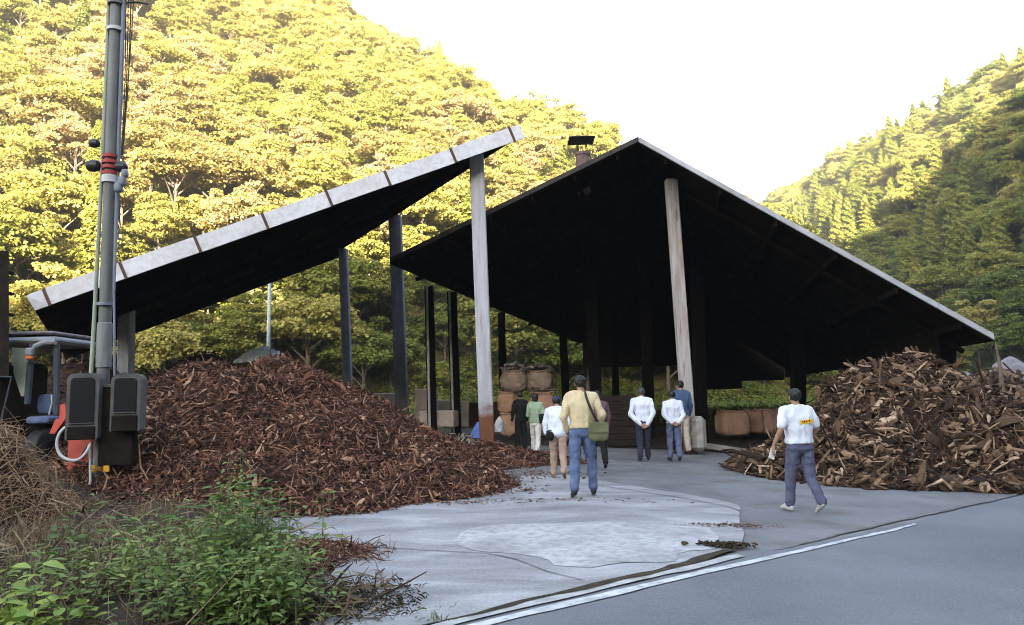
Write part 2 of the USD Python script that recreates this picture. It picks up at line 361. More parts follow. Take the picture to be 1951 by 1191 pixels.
# ------------------------------------------------------------------ the two sheds
def slab_between(q4, thick):
    """q4: four corner points of the upper face in order; a slab of vertical thickness below"""
    a = np.array(q4, float); b = a - [0, 0, thick]
    v = np.vstack([a, b]); f = [[0, 1, 2, 3], [7, 6, 5, 4]] + [[i, i + 4, (i + 1) % 4 + 4, (i + 1) % 4] for i in range(4)]
    f = np.array(f); m = vf(v, np.vstack([f[:, [0, 1, 2]], f[:, [0, 2, 3]]])); m.fix_normals(); return m
def beam(p, q, w, h, drop=0.0):
    """rectangular beam p->q, width w across, height h hanging below the line"""
    p, q = np.asarray(p, float), np.asarray(q, float); d = (q - p) / np.linalg.norm(q - p)
    s = np.cross(d, [0, 0, 1]); s /= np.linalg.norm(s); u = np.cross(s, d)
    pts = [b + s * a * w / 2 - u * (drop + c * h) for b in (p, q) for a in (-1, 1) for c in (0, 1)]
    return hullp(pts)
def column(parent, base, topp, w, m, label=None, d=None):
    b, t = np.asarray(base, float), np.asarray(topp, float); c = .025; pts = []; d = d or w
    for p in (b, t):
        for sx in (-1, 1):
            for sy in (-1, 1):
                pts += [p + [sx * w / 2, sy * (d / 2 - c), 0], p + [sx * (w / 2 - c), sy * d / 2, 0]]
    return part(parent, 'column', hullp(pts), m, 30, label)

# left shed: one slope rising to the right, ridge side towards the yard
NR = at(990, 240, 19.4); NL = at(55, 564, 16.5)
RV = at(641, 462, 34.8) - NR; RV[2] = 0
FR, FL = NR + RV, NL + RV
lean = thing('open_shed', 'open shed with one slanting roof and white fascia over the bark heaps', 'shed')
def roofz(x, y):
    A = np.array([[NR[0] - NL[0], RV[0]], [NR[1] - NL[1], RV[1]]]); a, b = np.linalg.solve(A, [x - NL[0], y - NL[1]])
    return NL[2] + a * (NR[2] - NL[2])
up = np.array([0, 0, 1.0])
eg = (NR - NL); el_ = np.linalg.norm(eg); eg = eg / el_
side = np.cross(eg, up); side /= np.linalg.norm(side)      # towards the viewer
pn = np.cross(side, eg); pn /= np.linalg.norm(pn)
pn = pn if pn[2] > 0 else -pn
S4 = [NL - pn * .05, NR - pn * .05, FR - pn * .05, FL - pn * .05]
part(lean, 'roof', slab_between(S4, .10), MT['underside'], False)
top4 = [p + [0, 0, .028] for p in S4]
part(lean, 'roof_sheet', slab_between(top4, .024), MT['roofmetal'], False)
for k in range(7):
    u = (k + .3) / 7; a_ = NL + (NR - NL) * u - pn * .17; part(lean, 'purlin', beam(a_ + RV * .01, a_ + RV * .99, .06, .12), MT['underside'], False)
for k in range(4):
    u = .12 + .27 * k; a_ = NL + RV * u - pn * .30; b_ = NR + RV * u - pn * .30; part(lean, 'rafter', beam(a_ + eg * .4, b_ - eg * 1.3, .12, .20), MT['underside'], False)
seams = [55, 85, 230, 372, 500, 622, 733, 858, 970, 990]
def on_edge(px):
    lo, hi = 0.0, 1.0
    for _ in range(40):
        m_ = (lo + hi) / 2; p = NL + (NR - NL) * m_ - EYEP; x_ = p @ RT / (p @ FW) * F_PX + W_PX / 2
        lo, hi = (m_, hi) if x_ < px else (lo, m_)
    return NL + (NR - NL) * lo
FH = .40
for a_, b_ in zip(seams[:-1], seams[1:]):
    p, q_ = on_edge(a_) + eg * .012, on_edge(b_) - eg * .012
    dz = (RNG.random() - .5) * .02
    bend = 0.0
    pts = [b + side * s_ + pn * (h + dz) for b in (p, q_) for s_ in (.0, .05) for h in (0.03, .03 - FH)]
    if a_ == 55: pts = [p_ + (side * .10 - up * .06 if i_ in (2,) else 0) for i_, p_ in enumerate(pts)]
    part(lean, 'fascia_panel', hullp(pts), MT['fascia'], False, 'bent white end panel of the fascia' if a_ == 55 else None)
for a_ in seams[1:-1]:
    p = on_edge(a_); pts = [p + eg * s1 + side * s2 + pn * h for s1 in (-.035, .035) for s2 in (.02, .062) for h in (.045, .02 - FH)]
    part(lean, 'seam_strip', hullp(pts), MT['seam'], False)
part(lean, 'eave_trim', beam(FL - pn * .02 + RV / np.linalg.norm(RV) * .04, FR - pn * .02 + RV / np.linalg.norm(RV) * .04, .05, .50), MT['underside'], False)
part(lean, 'eave_trim', beam(NR - pn * .02, FR - pn * .02, .05, .26), MT['underside'], False)
def col_lean(pxb, pyb, Yb, pxt, w, m, label=None, Yt=None):
    b = at(pxb, pyb, Yb); b[2] = -.05 + zflat(b[0], b[1]); Yt = Yt or Yb
    t = at(pxt, 400, Yt); t[2] = roofz(t[0], t[1]) - .35
    return column(lean, b, t, w, m, label)
b = at(929, 850, 20.0); t_ = at(908, 300, 19.9)
column(lean, [b[0], b[1], -.05], [t_[0], t_[1], roofz(t_[0], t_[1]) - .3], .39, MT['col_light'], 'white steel column with a rusted foot')
b = at(768, 800, 28.3); t_ = at(753, 415, 28.1)
column(lean, [b[0], b[1], -.05], [t_[0], t_[1], roofz(t_[0], t_[1]) - .3], .46, MT['col_grey'])
b = at(666, 800, 34.1); t_ = at(654, 478, 34.1)
column(lean, [b[0], b[1], -.05], [t_[0], t_[1], roofz(t_[0], t_[1]) - .3], .38, MT['col_grey'])
b = at(240, 800, 24); t_ = at(241, 600, 24)
column(lean, [b[0], b[1], -.05], [t_[0], t_[1], roofz(t_[0], t_[1]) - .3], .40, MT['col_light'])

# main shed: gabled, ridge running away from the yard
AP = at(1216, 265, 19.9); LC = at(743, 496, 21.4); RC = at(1892, 641, 18.3)
D2 = np.array([.245, 1.0, 0])
LEN = 36.0
main = thing('gabled_shed', 'large open gabled shed with a black underside and rusted smoke vent', 'shed')
def quad(a, b, dy0=0.0, dy1=LEN): return [a + D2 * dy0, b + D2 * dy0, b + D2 * dy1, a + D2 * dy1]
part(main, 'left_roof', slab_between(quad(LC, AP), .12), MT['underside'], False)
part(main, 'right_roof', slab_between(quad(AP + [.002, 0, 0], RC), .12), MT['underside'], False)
part(main, 'roof_sheet', slab_between([p + [0, 0, .03] for p in quad(LC, AP)], .026), MT['roofmetal'], False)
part(main, 'roof_sheet', slab_between([p + [0, 0, .03] for p in quad(AP + [.002, 0, 0], RC)], .026), MT['roofmetal'], False)
MT['trim'] = mat('grey_trim', (.40, .41, .44), .6, (.26, .25, .25), 1.2, 6)
def edge_trim(a, b, w, m, name, n=1):
    d = (b - a); 
    for k in range(n):
        p, q_ = a + d * (k / n) + d / np.linalg.norm(d) * .006, a + d * ((k + 1) / n) - d / np.linalg.norm(d) * .006
        pts = [c + [0, -s_, h] for c in (p, q_) for s_ in (.004, .05) for h in (.06, .06 - w)]
        part(main, name, hullp(pts), m, False)
edge_trim(AP, RC, .15, MT['trim'], 'verge_trim', 7)
edge_trim(LC, AP, .14, MT['darkmetal'], 'verge_trim', 5)
for k in range(6):
    u = (k + .5) / 6
    for a_, b_ in ((LC, AP), (AP, RC)):
        p = a_ + (b_ - a_) * u - [0, 0, .13]; part(main, 'purlin', beam(p + D2 * .05, p + D2 * (LEN - .2), .07, .14), MT['underside'], False)
for k in range(5):
    o = D2 * (2.0 + 8 * k) - np.array([0, 0, .22])
    part(main, 'rafter', beam(LC + o, AP + o, .12, .12), MT['underside'], False); part(main, 'rafter', beam(AP + o, RC + o, .12, .12), MT['underside'], False)
def mroof(x, y):
    xs = [p[0] + D2[0] * (y - p[1]) for p in (LC, AP, RC)]
    return np.interp(x, xs, [LC[2], AP[2], RC[2]])
def col_main(pxb, pxt, Y, w, m, label=None, pyt=500, base=None):
    b = at(pxb, 800, Y); t = at(pxt, pyt, Y); b[2] = zflat(b[0], b[1]) - .05
    t[2] = mroof(t[0], t[1]) - .2
    return column(main, b, t, w, m, label)
col_main(1313, 1281, 21.4, .34, MT['col_worn'], 'weathered pale column on a concrete footing', 400)
ft = at(1323, 800, 21.3)
foot_m = cbox(.42, .5, .98, .12, (ft[0] + .02, ft[1] - .22, .38)); part(main, 'footing', foot_m, MT['concrete'])
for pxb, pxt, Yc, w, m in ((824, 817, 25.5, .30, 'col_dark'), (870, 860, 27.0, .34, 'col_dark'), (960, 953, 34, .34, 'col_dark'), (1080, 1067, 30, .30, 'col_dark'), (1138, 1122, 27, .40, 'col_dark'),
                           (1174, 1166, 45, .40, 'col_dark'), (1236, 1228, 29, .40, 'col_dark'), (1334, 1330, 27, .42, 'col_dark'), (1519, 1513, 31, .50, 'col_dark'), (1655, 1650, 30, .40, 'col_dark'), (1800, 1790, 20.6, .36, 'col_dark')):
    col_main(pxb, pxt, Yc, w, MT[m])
MT['paleedge'] = mat('pale_edge', (.45, .45, .46), .6, (.3, .3, .3), 3, 5)
for pxb, pxt, Yc, off in ((819, 813, 25.3, .0), (864, 856, 26.8, .0)):
    b = at(pxb, 800, Yc); t = at(pxt, 560, Yc - .1); t[2] = mroof(t[0], t[1]) - .2; b[2] = 0
    part(main, 'downpipe', tube([b, t], .045, 10), MT['paleedge'])  # pale tube along the left edge of each thin dark column
# wall sheets hanging under the right slope and the rear gable
def wall_x(Y): return at(1796, 700, 20.0)[0] + .245 * (Y - 20.0)
n_sh = 14
for k in range(n_sh):
    Ya, Yb = 20.2 + (55 - 20.2) * k / n_sh, 20.2 + (55 - 20.2) * (k + 1) / n_sh - .004
    lowz = -.3 if Yb < 29.5 else 2.45
    pts = []
    for Y_ in (Ya, Yb):
        x_ = wall_x(Y_); zt = mroof(x_, Y_) - .02
        pts += [[x_ + o, Y_, z] for o in (0, .05) for z in (lowz, zt)]
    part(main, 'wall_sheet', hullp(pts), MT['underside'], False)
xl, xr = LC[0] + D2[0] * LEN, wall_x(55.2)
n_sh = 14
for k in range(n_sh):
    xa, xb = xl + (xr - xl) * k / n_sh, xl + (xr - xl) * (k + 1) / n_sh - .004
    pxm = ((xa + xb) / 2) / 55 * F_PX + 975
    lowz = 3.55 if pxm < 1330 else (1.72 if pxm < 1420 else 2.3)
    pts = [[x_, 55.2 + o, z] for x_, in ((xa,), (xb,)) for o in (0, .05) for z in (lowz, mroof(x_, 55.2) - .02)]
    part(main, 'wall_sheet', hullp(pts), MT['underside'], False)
# smoke vent on the left slope
c = at(1110, 300, 22.0); zr = mroof(c[0], c[1])
MT['rust'] = mat('rusted_tin', (.10, .065, .06), .8, (.17, .11, .10), 5, 7)
vent = part(main, 'smoke_vent', tube([[c[0], c[1], zr - .2], [c[0], c[1], at(1110, 292, 22)[2]]], .21, 16), MT['rust'])
zc0, zc1 = at(1110, 292, 22)[2], at(1106, 268, 22)[2]
for k in range(4):
    a_ = PI / 4 + k * PI / 2; part(vent, 'strut', tube([[c[0] + .19 * math.cos(a_), c[1] + .19 * math.sin(a_), zc0 - .05], [c[0] + .19 * math.cos(a_) - .02, c[1] + .19 * math.sin(a_), zc1 + .03]], .014, 6), MT['darkmetal'])
cap = np.array([[sx * .40, sy * .40, 0] for sx in (-1, 1) for sy in (-1, 1)] + [[sx * .36, sy * .3, .03] for sx in (-1, 1) for sy in (-1, 1)] + [[sx * .16, 0, .16] for sx in (-1, 1)])
part(vent, 'cap', hullp(cap + [c[0] - .03, c[1], zc1]), MT['darkmetal'], False)
part(vent, 'collar', tube([[c[0], c[1], zc0 - .08], [c[0], c[1], zc0 + .005]], .235, 16), MT['rust'])
part(vent, 'stay_bar', tube([[c[0] + .2, c[1], zc0 - .03], [c[0] + .5, c[1], mroof(c[0] + .5, c[1]) + .02]], .014, 6), MT['darkmetal'])
# ------------------------------------------------------------------ trees
CLS = '/World/tree_kinds'
stage.CreateClassPrim(CLS)
def leaf_quads(c, n, size, rng, upbias=.5, aspect=1.0):
    """one bent quad per centre, random facing with a bias upward"""
    k = len(c)
    nrm = rng.normal(size=(k, 3)); nrm[:, 2] = np.abs(nrm[:, 2]) + upbias; nrm += n * .8
    nrm /= np.linalg.norm(nrm, axis=1, keepdims=True)
    r = rng.normal(size=(k, 3)); u = np.cross(nrm, r); u /= np.linalg.norm(u, axis=1, keepdims=True); w = np.cross(nrm, u)
    s = (size * rng.uniform(.6, 1.3, k))[:, None]
    a, b = u * s * aspect, w * s
    V = np.stack([c - a * .5 - b * .15, c - b * .5 + nrm * s * .08, c + a * .5 + b * .1, c + b * .5 - nrm * s * .1], 1).reshape(-1, 3)
    i = np.arange(k)[:, None] * 4
    return V, np.vstack([i + [0, 1, 2], i + [0, 2, 3]])
def crown_broad(seed, R, H0, H1, nclump, nleaf, size):
    rng = np.random.default_rng(seed); C, N = [], []
    for k in range(nclump):
        d = rng.normal(size=3); d[2] = abs(d[2]) * .9 - .25; d /= np.linalg.norm(d)
        rr = rng.uniform(.55, 1.0); lump = 1 + .35 * (noise(np.array([d * 1.8 + seed]), seed)[0] - .5) * 2
        c = np.array([d[0] * R * rr * lump, d[1] * R * rr * lump, H0 + (H1 - H0) * (.45 + .55 * d[2] * rr * lump)])
        cr = R * rng.uniform(.20, .36); n = int(nleaf * rng.uniform(.7, 1.2))
        o = rng.normal(size=(n, 3)); o /= np.linalg.norm(o, axis=1, keepdims=True); o[:, 2] = np.where(o[:, 2] < -.3, -o[:, 2], o[:, 2])
        p = c + o * (cr * rng.uniform(.55, 1.05, n))[:, None] * [1.15, 1.15, .62]
        C.append(p); N.append(o)
    V, Fc = leaf_quads(np.vstack(C), np.vstack(N), size, rng, .35)
    return vf(V, Fc)
def trunk_broad(seed, R, H0, H1, r):
    rng = np.random.default_rng(seed + 99); ms = []
    lean_ = rng.normal(size=2) * .25
    pts = [[lean_[0] * u * u * R * .4, lean_[1] * u * u * R * .4, -.6 + u * (H1 * .8 + .6)] for u in np.linspace(0, 1, 6)]
    ms.append(tube(pts, np.linspace(r, r * .25, 6), 7))
    for k in range(6):
        a = k * 2.4 + rng.random(); h = H0 * .6 + (H1 - H0) * rng.uniform(.0, .5); L = R * rng.uniform(.6, .95)
        p0 = np.array([lean_[0] * .1, lean_[1] * .1, h]); d = np.array([math.cos(a), math.sin(a), rng.uniform(.4, 1.0)])
        ms.append(tube([p0, p0 + d * L * .5 + [0, 0, .1 * L], p0 + d * L + [0, 0, .1]], [r * .45, r * .28, r * .1], 5))
    return cat_(ms)
def crown_conifer(seed, R, H, n):
    rng = np.random.default_rng(seed); C, N = [], []
    for k in range(n):
        u = rng.random() ** .8; z = H * (.12 + .86 * u); rad = R * (1 - u) ** .85 + .12
        a = rng.random() * 2 * PI; lay = .75 + .35 * math.sin(z * 5 + 3 * a + seed); q_ = rad * rng.uniform(.45, 1.0) * lay
        C.append([q_ * math.cos(a), q_ * math.sin(a), z - .25 * q_]); N.append([math.cos(a), math.sin(a), .4])
    V, Fc = leaf_quads(np.array(C), np.array(N), .27, rng, .3, 1.5)
    return vf(V, Fc)
bark = mat('tree_bark', (.07, .052, .038), .9, (.14, .11, .085), 2.0, 6, coords='object', stretch=(4, 4, .6))
LM = {
 'green': leafmat('leaves_green', [(0.2, (.055, .078, .014)), (.5, (.105, .13, .020)), (.8, (.165, .17, .028)), (1.1, (.21, .19, .035))], trans=.4),
 'yellow': leafmat('leaves_yellow', [(0.2, (.14, .145, .030)), (.5, (.25, .235, .05)), (.8, (.33, .29, .075)), (1.1, (.37, .31, .10))], trans=.45),
 'orange': leafmat('leaves_russet', [(0.2, (.19, .165, .04)), (.5, (.29, .235, .075)), (.8, (.35, .265, .12)), (1.1, (.38, .27, .15))], trans=.45),
 'conifer': leafmat('needles', [(0.2, (.065, .085, .018)), (.5, (.13, .145, .025)), (.8, (.20, .195, .035)), (1.1, (.25, .22, .045))], trans=.35),
}
KINDS = {}
def kind(name, crown, trunk, lm):
    x = UsdGeom.Xform.Define(stage, CLS + '/' + name)
    part(x, 'crown', crown, LM[lm], False); part(x, 'trunk', trunk, bark, 40)
    KINDS[name] = CLS + '/' + name
geo = [(crown_broad(11, 3.1, 1.6, 7.5, 60, 130, .25), trunk_broad(11, 3.1, 2.4, 7.5, .20)),
       (crown_broad(12, 2.7, 1.2, 8.6, 60, 130, .24), trunk_broad(12, 2.7, 2.6, 8.6, .19)),
       (crown_broad(13, 3.7, 2.2, 7.2, 70, 135, .26), trunk_broad(13, 3.7, 3.0, 7.2, .24)),
       (crown_broad(14, 2.2, .5, 5.2, 44, 120, .22), trunk_broad(14, 2.2, 1.4, 5.2, .13))]
for nm, lm in (('green_broadleaf', 'green'), ('yellow_broadleaf', 'yellow'), ('russet_broadleaf', 'orange')):
    for i, (c_, t_) in enumerate(geo): kind(f'{nm}_{"abcd"[i]}', c_, t_, lm)
for i in range(2):
    kind(f'conifer_{"ab"[i]}', crown_conifer(31 + i, 2.7 - .4 * i, 9.5 + i, 5200), tube([[0, 0, -.8], [0, 0, 9.0]], [.22, .04], 7), 'conifer')
def shrub(seed, R, H, n):
    rng = np.random.default_rng(seed); a = rng.normal(size=(n, 3)); a /= np.linalg.norm(a, axis=1, keepdims=True); a[:, 2] = np.abs(a[:, 2])
    lump = (.65 + .7 * noise(a * 2.2 + seed, seed))[:, None]
    p = a * lump * [R, R, H] * rng.uniform(.6, 1, n)[:, None]
    return vf(*leaf_quads(p, a, .19, rng, .3))
LM['shrub'] = leafmat('leaves_shrub', [(0.2, (.060, .085, .013)), (.5, (.11, .135, .02)), (.8, (.17, .165, .026)), (1.1, (.21, .18, .04))], trans=.35)

def scatter(xmin, xmax, ymin, ymax, step, cond, seed):
    rng = np.random.default_rng(seed); xs, ys = np.meshgrid(np.arange(xmin, xmax, step), np.arange(ymin, ymax, step))
    x = xs.ravel() + rng.uniform(-.42, .42, xs.size) * step; y = ys.ravel() + rng.uniform(-.42, .42, xs.size) * step
    z = ground_z(x, y)
    k = cond(x, y, z); x, y, z = x[k], y[k], z[k]
    d = np.stack([x, y, z - EYE], 1); u = d @ RT / np.maximum(d @ FW, 1) ; v = d @ UP / np.maximum(d @ FW, 1)
    k = (d @ FW > 5) & (np.abs(u) < .95) & (v < .62) & (v > -.2)
    return np.stack([x, y, z], 1)[k]
def sL(x, y): return -.45 * x + .89 * y - 53.4
def sR(x, y): return .983 * (x - 60) + .184 * (y - 60)
tl = scatter(-190, 75, 25, 205, 4.3, lambda x, y, z: (sL(x, y) > 4.0) & (sR(x, y) < 2) & (hill_left(x, y) > hill_right(x, y)) & (z > .2) & (sL(x, y) < 150), 1)
tr = scatter(20, 260, 55, 345, 4.7, lambda x, y, z: (sR(x, y) > 3) & (hill_right(x, y) > hill_left(x, y)) & (z > .5) & (sR(x, y) < 140), 2)
forest, rng = [], np.random.default_rng(5)
for p in tl:
    m_ = fbm(np.array([[p[0] / 26, p[1] / 26, 1.7]]), 3, 21)[0]; r = rng.random()
    cap_ = hill_left(p[0], p[1])
    if r < .03 and cap_ < 60: kn = 'conifer_' + 'ab'[rng.integers(2)]
    elif m_ + .25 * (r - .5) > .63 and cap_ > 12: kn = 'russet_broadleaf_' + 'abcd'[rng.integers(4)]
    elif cap_ > 10 or r > .7: kn = 'yellow_broadleaf_' + 'abcd'[rng.integers(4)]  # above the shadow edge leaves turn yellow, sunlight put into the colour
    else: kn = 'green_broadleaf_' + 'abcd'[rng.integers(4)]
    forest.append((p, kn, rng.uniform(.75, 1.25), 'L'))
for p in tr:
    r = rng.random(); m_ = fbm(np.array([[p[0] / 30, p[1] / 30, 7.7]]), 3, 22)[0]
    if m_ + .3 * (r - .5) > .56: kn = 'conifer_' + 'ab'[rng.integers(2)]
    elif r < (.80 if p[2] < 30 else .35): kn = 'green_broadleaf_' + 'abcd'[rng.integers(4)]  # higher trees mostly get yellow leaves, the colour standing for sunlight
    elif r < .97: kn = 'yellow_broadleaf_' + 'abcd'[rng.integers(4)]
    else: kn = 'russet_broadleaf_' + 'abcd'[rng.integers(4)]
    forest.append((p, kn, rng.uniform(.8, 1.25), 'R'))
# the pointed tree on the skyline
p = at(838, 128, 128.0); gz = float(ground_z(np.array([p[0]]), np.array([p[1]]))[0])
thing('pine_tree', 'pointed conifer standing up above the skyline of the left hillside', 'tree', (p[0], p[1], gz - .3), 0, None, None, (.7, .7, max(.6, (at(838, 68, 128)[2] - gz) / 9.7)), KINDS['conifer_a'])
forest.sort(key=lambda f: np.linalg.norm(f[0] - EYEP) / f[2])
LAB = {('L', 'green'): ('green broadleaf tree among the trees of the left hillside', 'green trees on the left hillside'),
       ('L', 'yellow'): ('yellow-green broadleaf tree on the left hillside behind the sheds', 'yellow trees on the left hillside'),
       ('L', 'russet'): ('russet autumn tree on the left hillside behind the sheds', 'russet trees on the left hillside'),
       ('L', 'conifer'): ('conifer among the broadleaf trees of the left hillside', 'conifers on the left hillside'),
       ('R', 'green'): ('green broadleaf tree on the right hillside beyond the gabled shed', 'green trees on the right hillside'),
       ('R', 'yellow'): ('yellow-green broadleaf tree on the right hillside beyond the shed', 'yellow trees on the right hillside'),
       ('R', 'russet'): ('russet autumn tree on the right hillside beyond the shed', 'russet trees on the right hillside'),
       ('R', 'conifer'): ('dark conifer on the right hillside beyond the shed', 'conifers on the right hillside')}
rest_, n_ind = [], 0
for p, kn, sc, sd in forest:
    d = p - EYEP; u = d @ RT / (d @ FW)
    if n_ind < 290 and abs(u) < .72:
        lab, grp = LAB[(sd, kn.split('_')[0])]
        pxx = u * F_PX + W_PX / 2; pyy = H_PX / 2 - (d @ UP) / (d @ FW) * F_PX
        zone = ('left of the utility pole' if pxx < 190 else 'seen below the slanting roof' if pyy > 560 and pxx < 1000 else 'seen through the gabled shed' if pyy > 560 and pxx < 1700 else 'over the left half of the white fascia' if pxx < 500 and pyy > 250 else 'high above the left half of the fascia' if pxx < 500
                else 'over the right half of the white fascia' if pxx < 950 and pyy > 200 else 'high above the right half of the fascia' if pxx < 950 else 'beside the smoke vent' if pxx < 1300 else 'beyond the right eave')
        word = {'green': 'green broadleaf tree', 'yellow': 'yellow-green broadleaf tree', 'russet': 'russet autumn tree', 'conifer': 'conifer'}[kn.split('_')[0]]
        lab = f'{word} on the {"left" if sd == "L" else "right"} hillside, {zone}'; grp = f'{word}s {zone}'
        thing('conifer' if kn.startswith('conifer') else 'broadleaf_tree', lab, 'tree', (p[0], p[1], p[2] - .2), rng.uniform(0, 6.28), grp, None, sc, KINDS[kn]); n_ind += 1
    else: rest_.append((p, kn, sc))
def instancer(path, protos, items, label, cat):
    """items: (position, prototype index, scale, rz)"""
    pi = UsdGeom.PointInstancer.Define(stage, path); rel = pi.CreatePrototypesRel()
    for nm, ref in protos:
        if isinstance(ref, str):
            x = UsdGeom.Xform.Define(stage, path + '/kinds/' + nm); x.GetPrim().GetReferences().AddInternalReference(ref)
        else:
            usdkit.mesh(stage, path + '/kinds/' + nm, ref[0], ref[1], False)
        rel.AddTarget(path + '/kinds/' + nm)
    pi.CreatePositionsAttr(Vt.Vec3fArray.FromNumpy(np.array([i[0] for i in items], np.float32)))
    pi.CreateProtoIndicesAttr(Vt.IntArray.FromNumpy(np.array([i[1] for i in items], np.int32)))
    sc = np.array([[i[2]] * 3 if np.ndim(i[2]) == 0 else i[2] for i in items], np.float32)
    pi.CreateScalesAttr(Vt.Vec3fArray.FromNumpy(sc))
    q = []
    for i in items:
        if len(i) > 4: a, ax = i[3], i[4]
        else: a, ax = i[3], (0, 0, 1)
        s_ = math.sin(a / 2); q.append(Gf.Quath(math.cos(a / 2), s_ * ax[0], s_ * ax[1], s_ * ax[2]))
    pi.CreateOrientationsAttr(Vt.QuathArray(q))
    setd(pi.GetPrim(), label, cat, None, 'stuff')
kn_list = sorted(KINDS)
instancer('/World/forest', [(k, KINDS[k]) for k in kn_list], [(p - [0, 0, .2], kn_list.index(k), s_, float(rng.uniform(0, 6.28))) for p, k, s_ in rest_], 'wooded hillsides of yellow-green trees rising behind the sheds', 'forest')
# undergrowth on the slopes
sh = [(f'shrub_{"abc"[i]}', (shrub(50 + i, 1.5, 1.3, 700), LM['shrub'])) for i in range(3)]
ug = scatter(-160, 70, 20, 190, 2.3, lambda x, y, z: (sL(x, y) > .8) & (sL(x, y) < 110) & (hill_left(x, y) > hill_right(x, y)), 8)
ug2 = scatter(20, 190, 40, 300, 2.7, lambda x, y, z: (sR(x, y) > -3) & (sR(x, y) < 110) & (hill_right(x, y) >= hill_left(x, y)), 9)
instancer('/World/undergrowth', sh, [(p, int(rng.integers(3)), float(rng.uniform(.6, 1.4)), float(rng.uniform(0, 6.28))) for p in np.vstack([ug, ug2])], 'low green shrubs covering the foot of the hillsides', 'undergrowth')
# rough green field behind the gabled shed
def tuft(seed, n, h, w, spread):
    rng = np.random.default_rng(seed); V, Fc = [], []
    for k in range(n):
        a = rng.uniform(0, 2 * PI); o = rng.normal(size=2) * spread; L = h * rng.uniform(.5, 1.1); b = rng.uniform(.2, .8) * L
        d = np.array([math.cos(a), math.sin(a), 0]); s_ = np.array([-d[1], d[0], 0]) * w / 2; p = np.array([o[0], o[1], 0])
        i = len(V); p1 = p + d * b * .35 + [0, 0, L * .6]; p2 = p + d * b + [0, 0, L * rng.uniform(.75, 1)]
        V += [p - s_, p + s_, p1 + s_ * .8, p1 - s_ * .8, p2]; Fc += [[i, i + 1, i + 2], [i, i + 2, i + 3], [i + 3, i + 2, i + 4]]
    return vf(V, Fc)
LM['field'] = leafmat('field_grass', [(0.2, (.070, .110, .018)), (.5, (.115, .155, .026)), (.8, (.165, .185, .034)), (1.1, (.20, .18, .05))], trans=.3)
fd = scatter(-30, 60, 43, 86, .62, lambda x, y, z: ((y > 43) | (x < (y - 21) * .245 - 4.5) | (x > 12.6 + .245 * (y - 20))) & (sL(x, y) < 4) & (sR(x, y) < 3), 10)
fd = fd[(np.abs(fd[:, 0] / fd[:, 1]) < .75)]
instancer('/World/field_grass', [('tuft_a', (tuft(61, 40, .75, .05, .25), LM['field'])), ('tuft_b', (tuft(62, 40, 1.0, .06, .28), LM['field'])), ('weed', (shrub(63, .55, .8, 120), LM['field']))],
          [(p + [0, 0, -.05], int(rng.choice([0, 1, 2], p=[.45, .3, .25])), float(rng.uniform(.7, 1.3)), float(rng.uniform(0, 6.28))) for p in fd], 'rough green grass in the field behind the gabled shed', 'grass')
# ------------------------------------------------------------------ heaps of bark and wood
def heapz(x, y, peaks, seed, rough=.35, fine=.10):
    z = np.full(np.shape(x), -1.0)
    wx = x + (noise(np.stack([x * .9, y * .9, x * 0], -1), seed) - .5) * rough * 2; wy = y + (noise(np.stack([x * .9, y * .9, x * 0 + 7], -1), seed) - .5) * rough * 2
    for px, py, h, rx, ry in peaks:
        d = np.sqrt(((wx - px) / rx) ** 2 + ((wy - py) / ry) ** 2 + .012) - .11
        z = np.maximum(z, h * (1 - d) if True else 0)
    return z + (fbm(np.stack([x * 1.6, y * 1.6, x * 0], -1), 4, seed) - .5) * fine * 4 * np.clip(z + .15, 0, 1) ** .5
class Heap:
    def __init__(s, peaks, seed, rough=.35, fine=.10):
        s.p, s.seed, s.rough, s.fine = peaks, seed, rough, fine
        s.b = (min(p[0] - p[3] for p in peaks) - .5, max(p[0] + p[3] for p in peaks) + .5, min(p[1] - p[4] for p in peaks) - .5, max(p[1] + p[4] for p in peaks) + .5)
    def h(s, x, y): return heapz(np.asarray(x, float), np.asarray(y, float), s.p, s.seed, s.rough, s.fine)
    def z(s, x, y): return zflat(x, y) + s.h(x, y)
    def mesh(s, step=.12):
        x, y = np.meshgrid(np.arange(s.b[0], s.b[1], step), np.arange(s.b[2], s.b[3], step), indexing='ij'); h = s.h(x, y)
        v = np.stack([x, y, zflat(x, y) + np.maximum(h, -.06) - .03], -1).reshape(-1, 3); n = x.shape; I = np.arange(x.size).reshape(n)
        q = np.stack([I[:-1, :-1], I[1:, :-1], I[1:, 1:], I[:-1, 1:]], -1).reshape(-1, 4); q = q[h.reshape(-1)[q].max(1) > -.02]
        return sub(v, q)
    def sample(s, n, rng, ymax=None, tail=0.0):
        P_ = []
        while sum(map(len, P_)) < n:
            x = rng.uniform(s.b[0], s.b[1], 4 * n); y = rng.uniform(s.b[2], s.b[3], 4 * n); h = s.h(x, y)
            k = (h > -tail * rng.random(len(h)) ** 2)
            if ymax is not None: k &= y < ymax
            x, y = x[k], y[k]; e_ = .06
            nx_ = (s.h(x - e_, y) - s.h(x + e_, y)) / (2 * e_); ny_ = (s.h(x, y - e_) - s.h(x, y + e_)) / (2 * e_)
            nn = np.stack([nx_, ny_, np.ones_like(nx_)], 1); nl = np.linalg.norm(nn, axis=1); keep = rng.random(len(x)) < np.clip(nl / 2.0, 0, 1)
            P_.append(np.hstack([np.stack([x, y, zflat(x, y) + np.maximum(s.h(x, y), .0)], 1), nn / nl[:, None]])[keep])
        return np.vstack(P_)[:n]
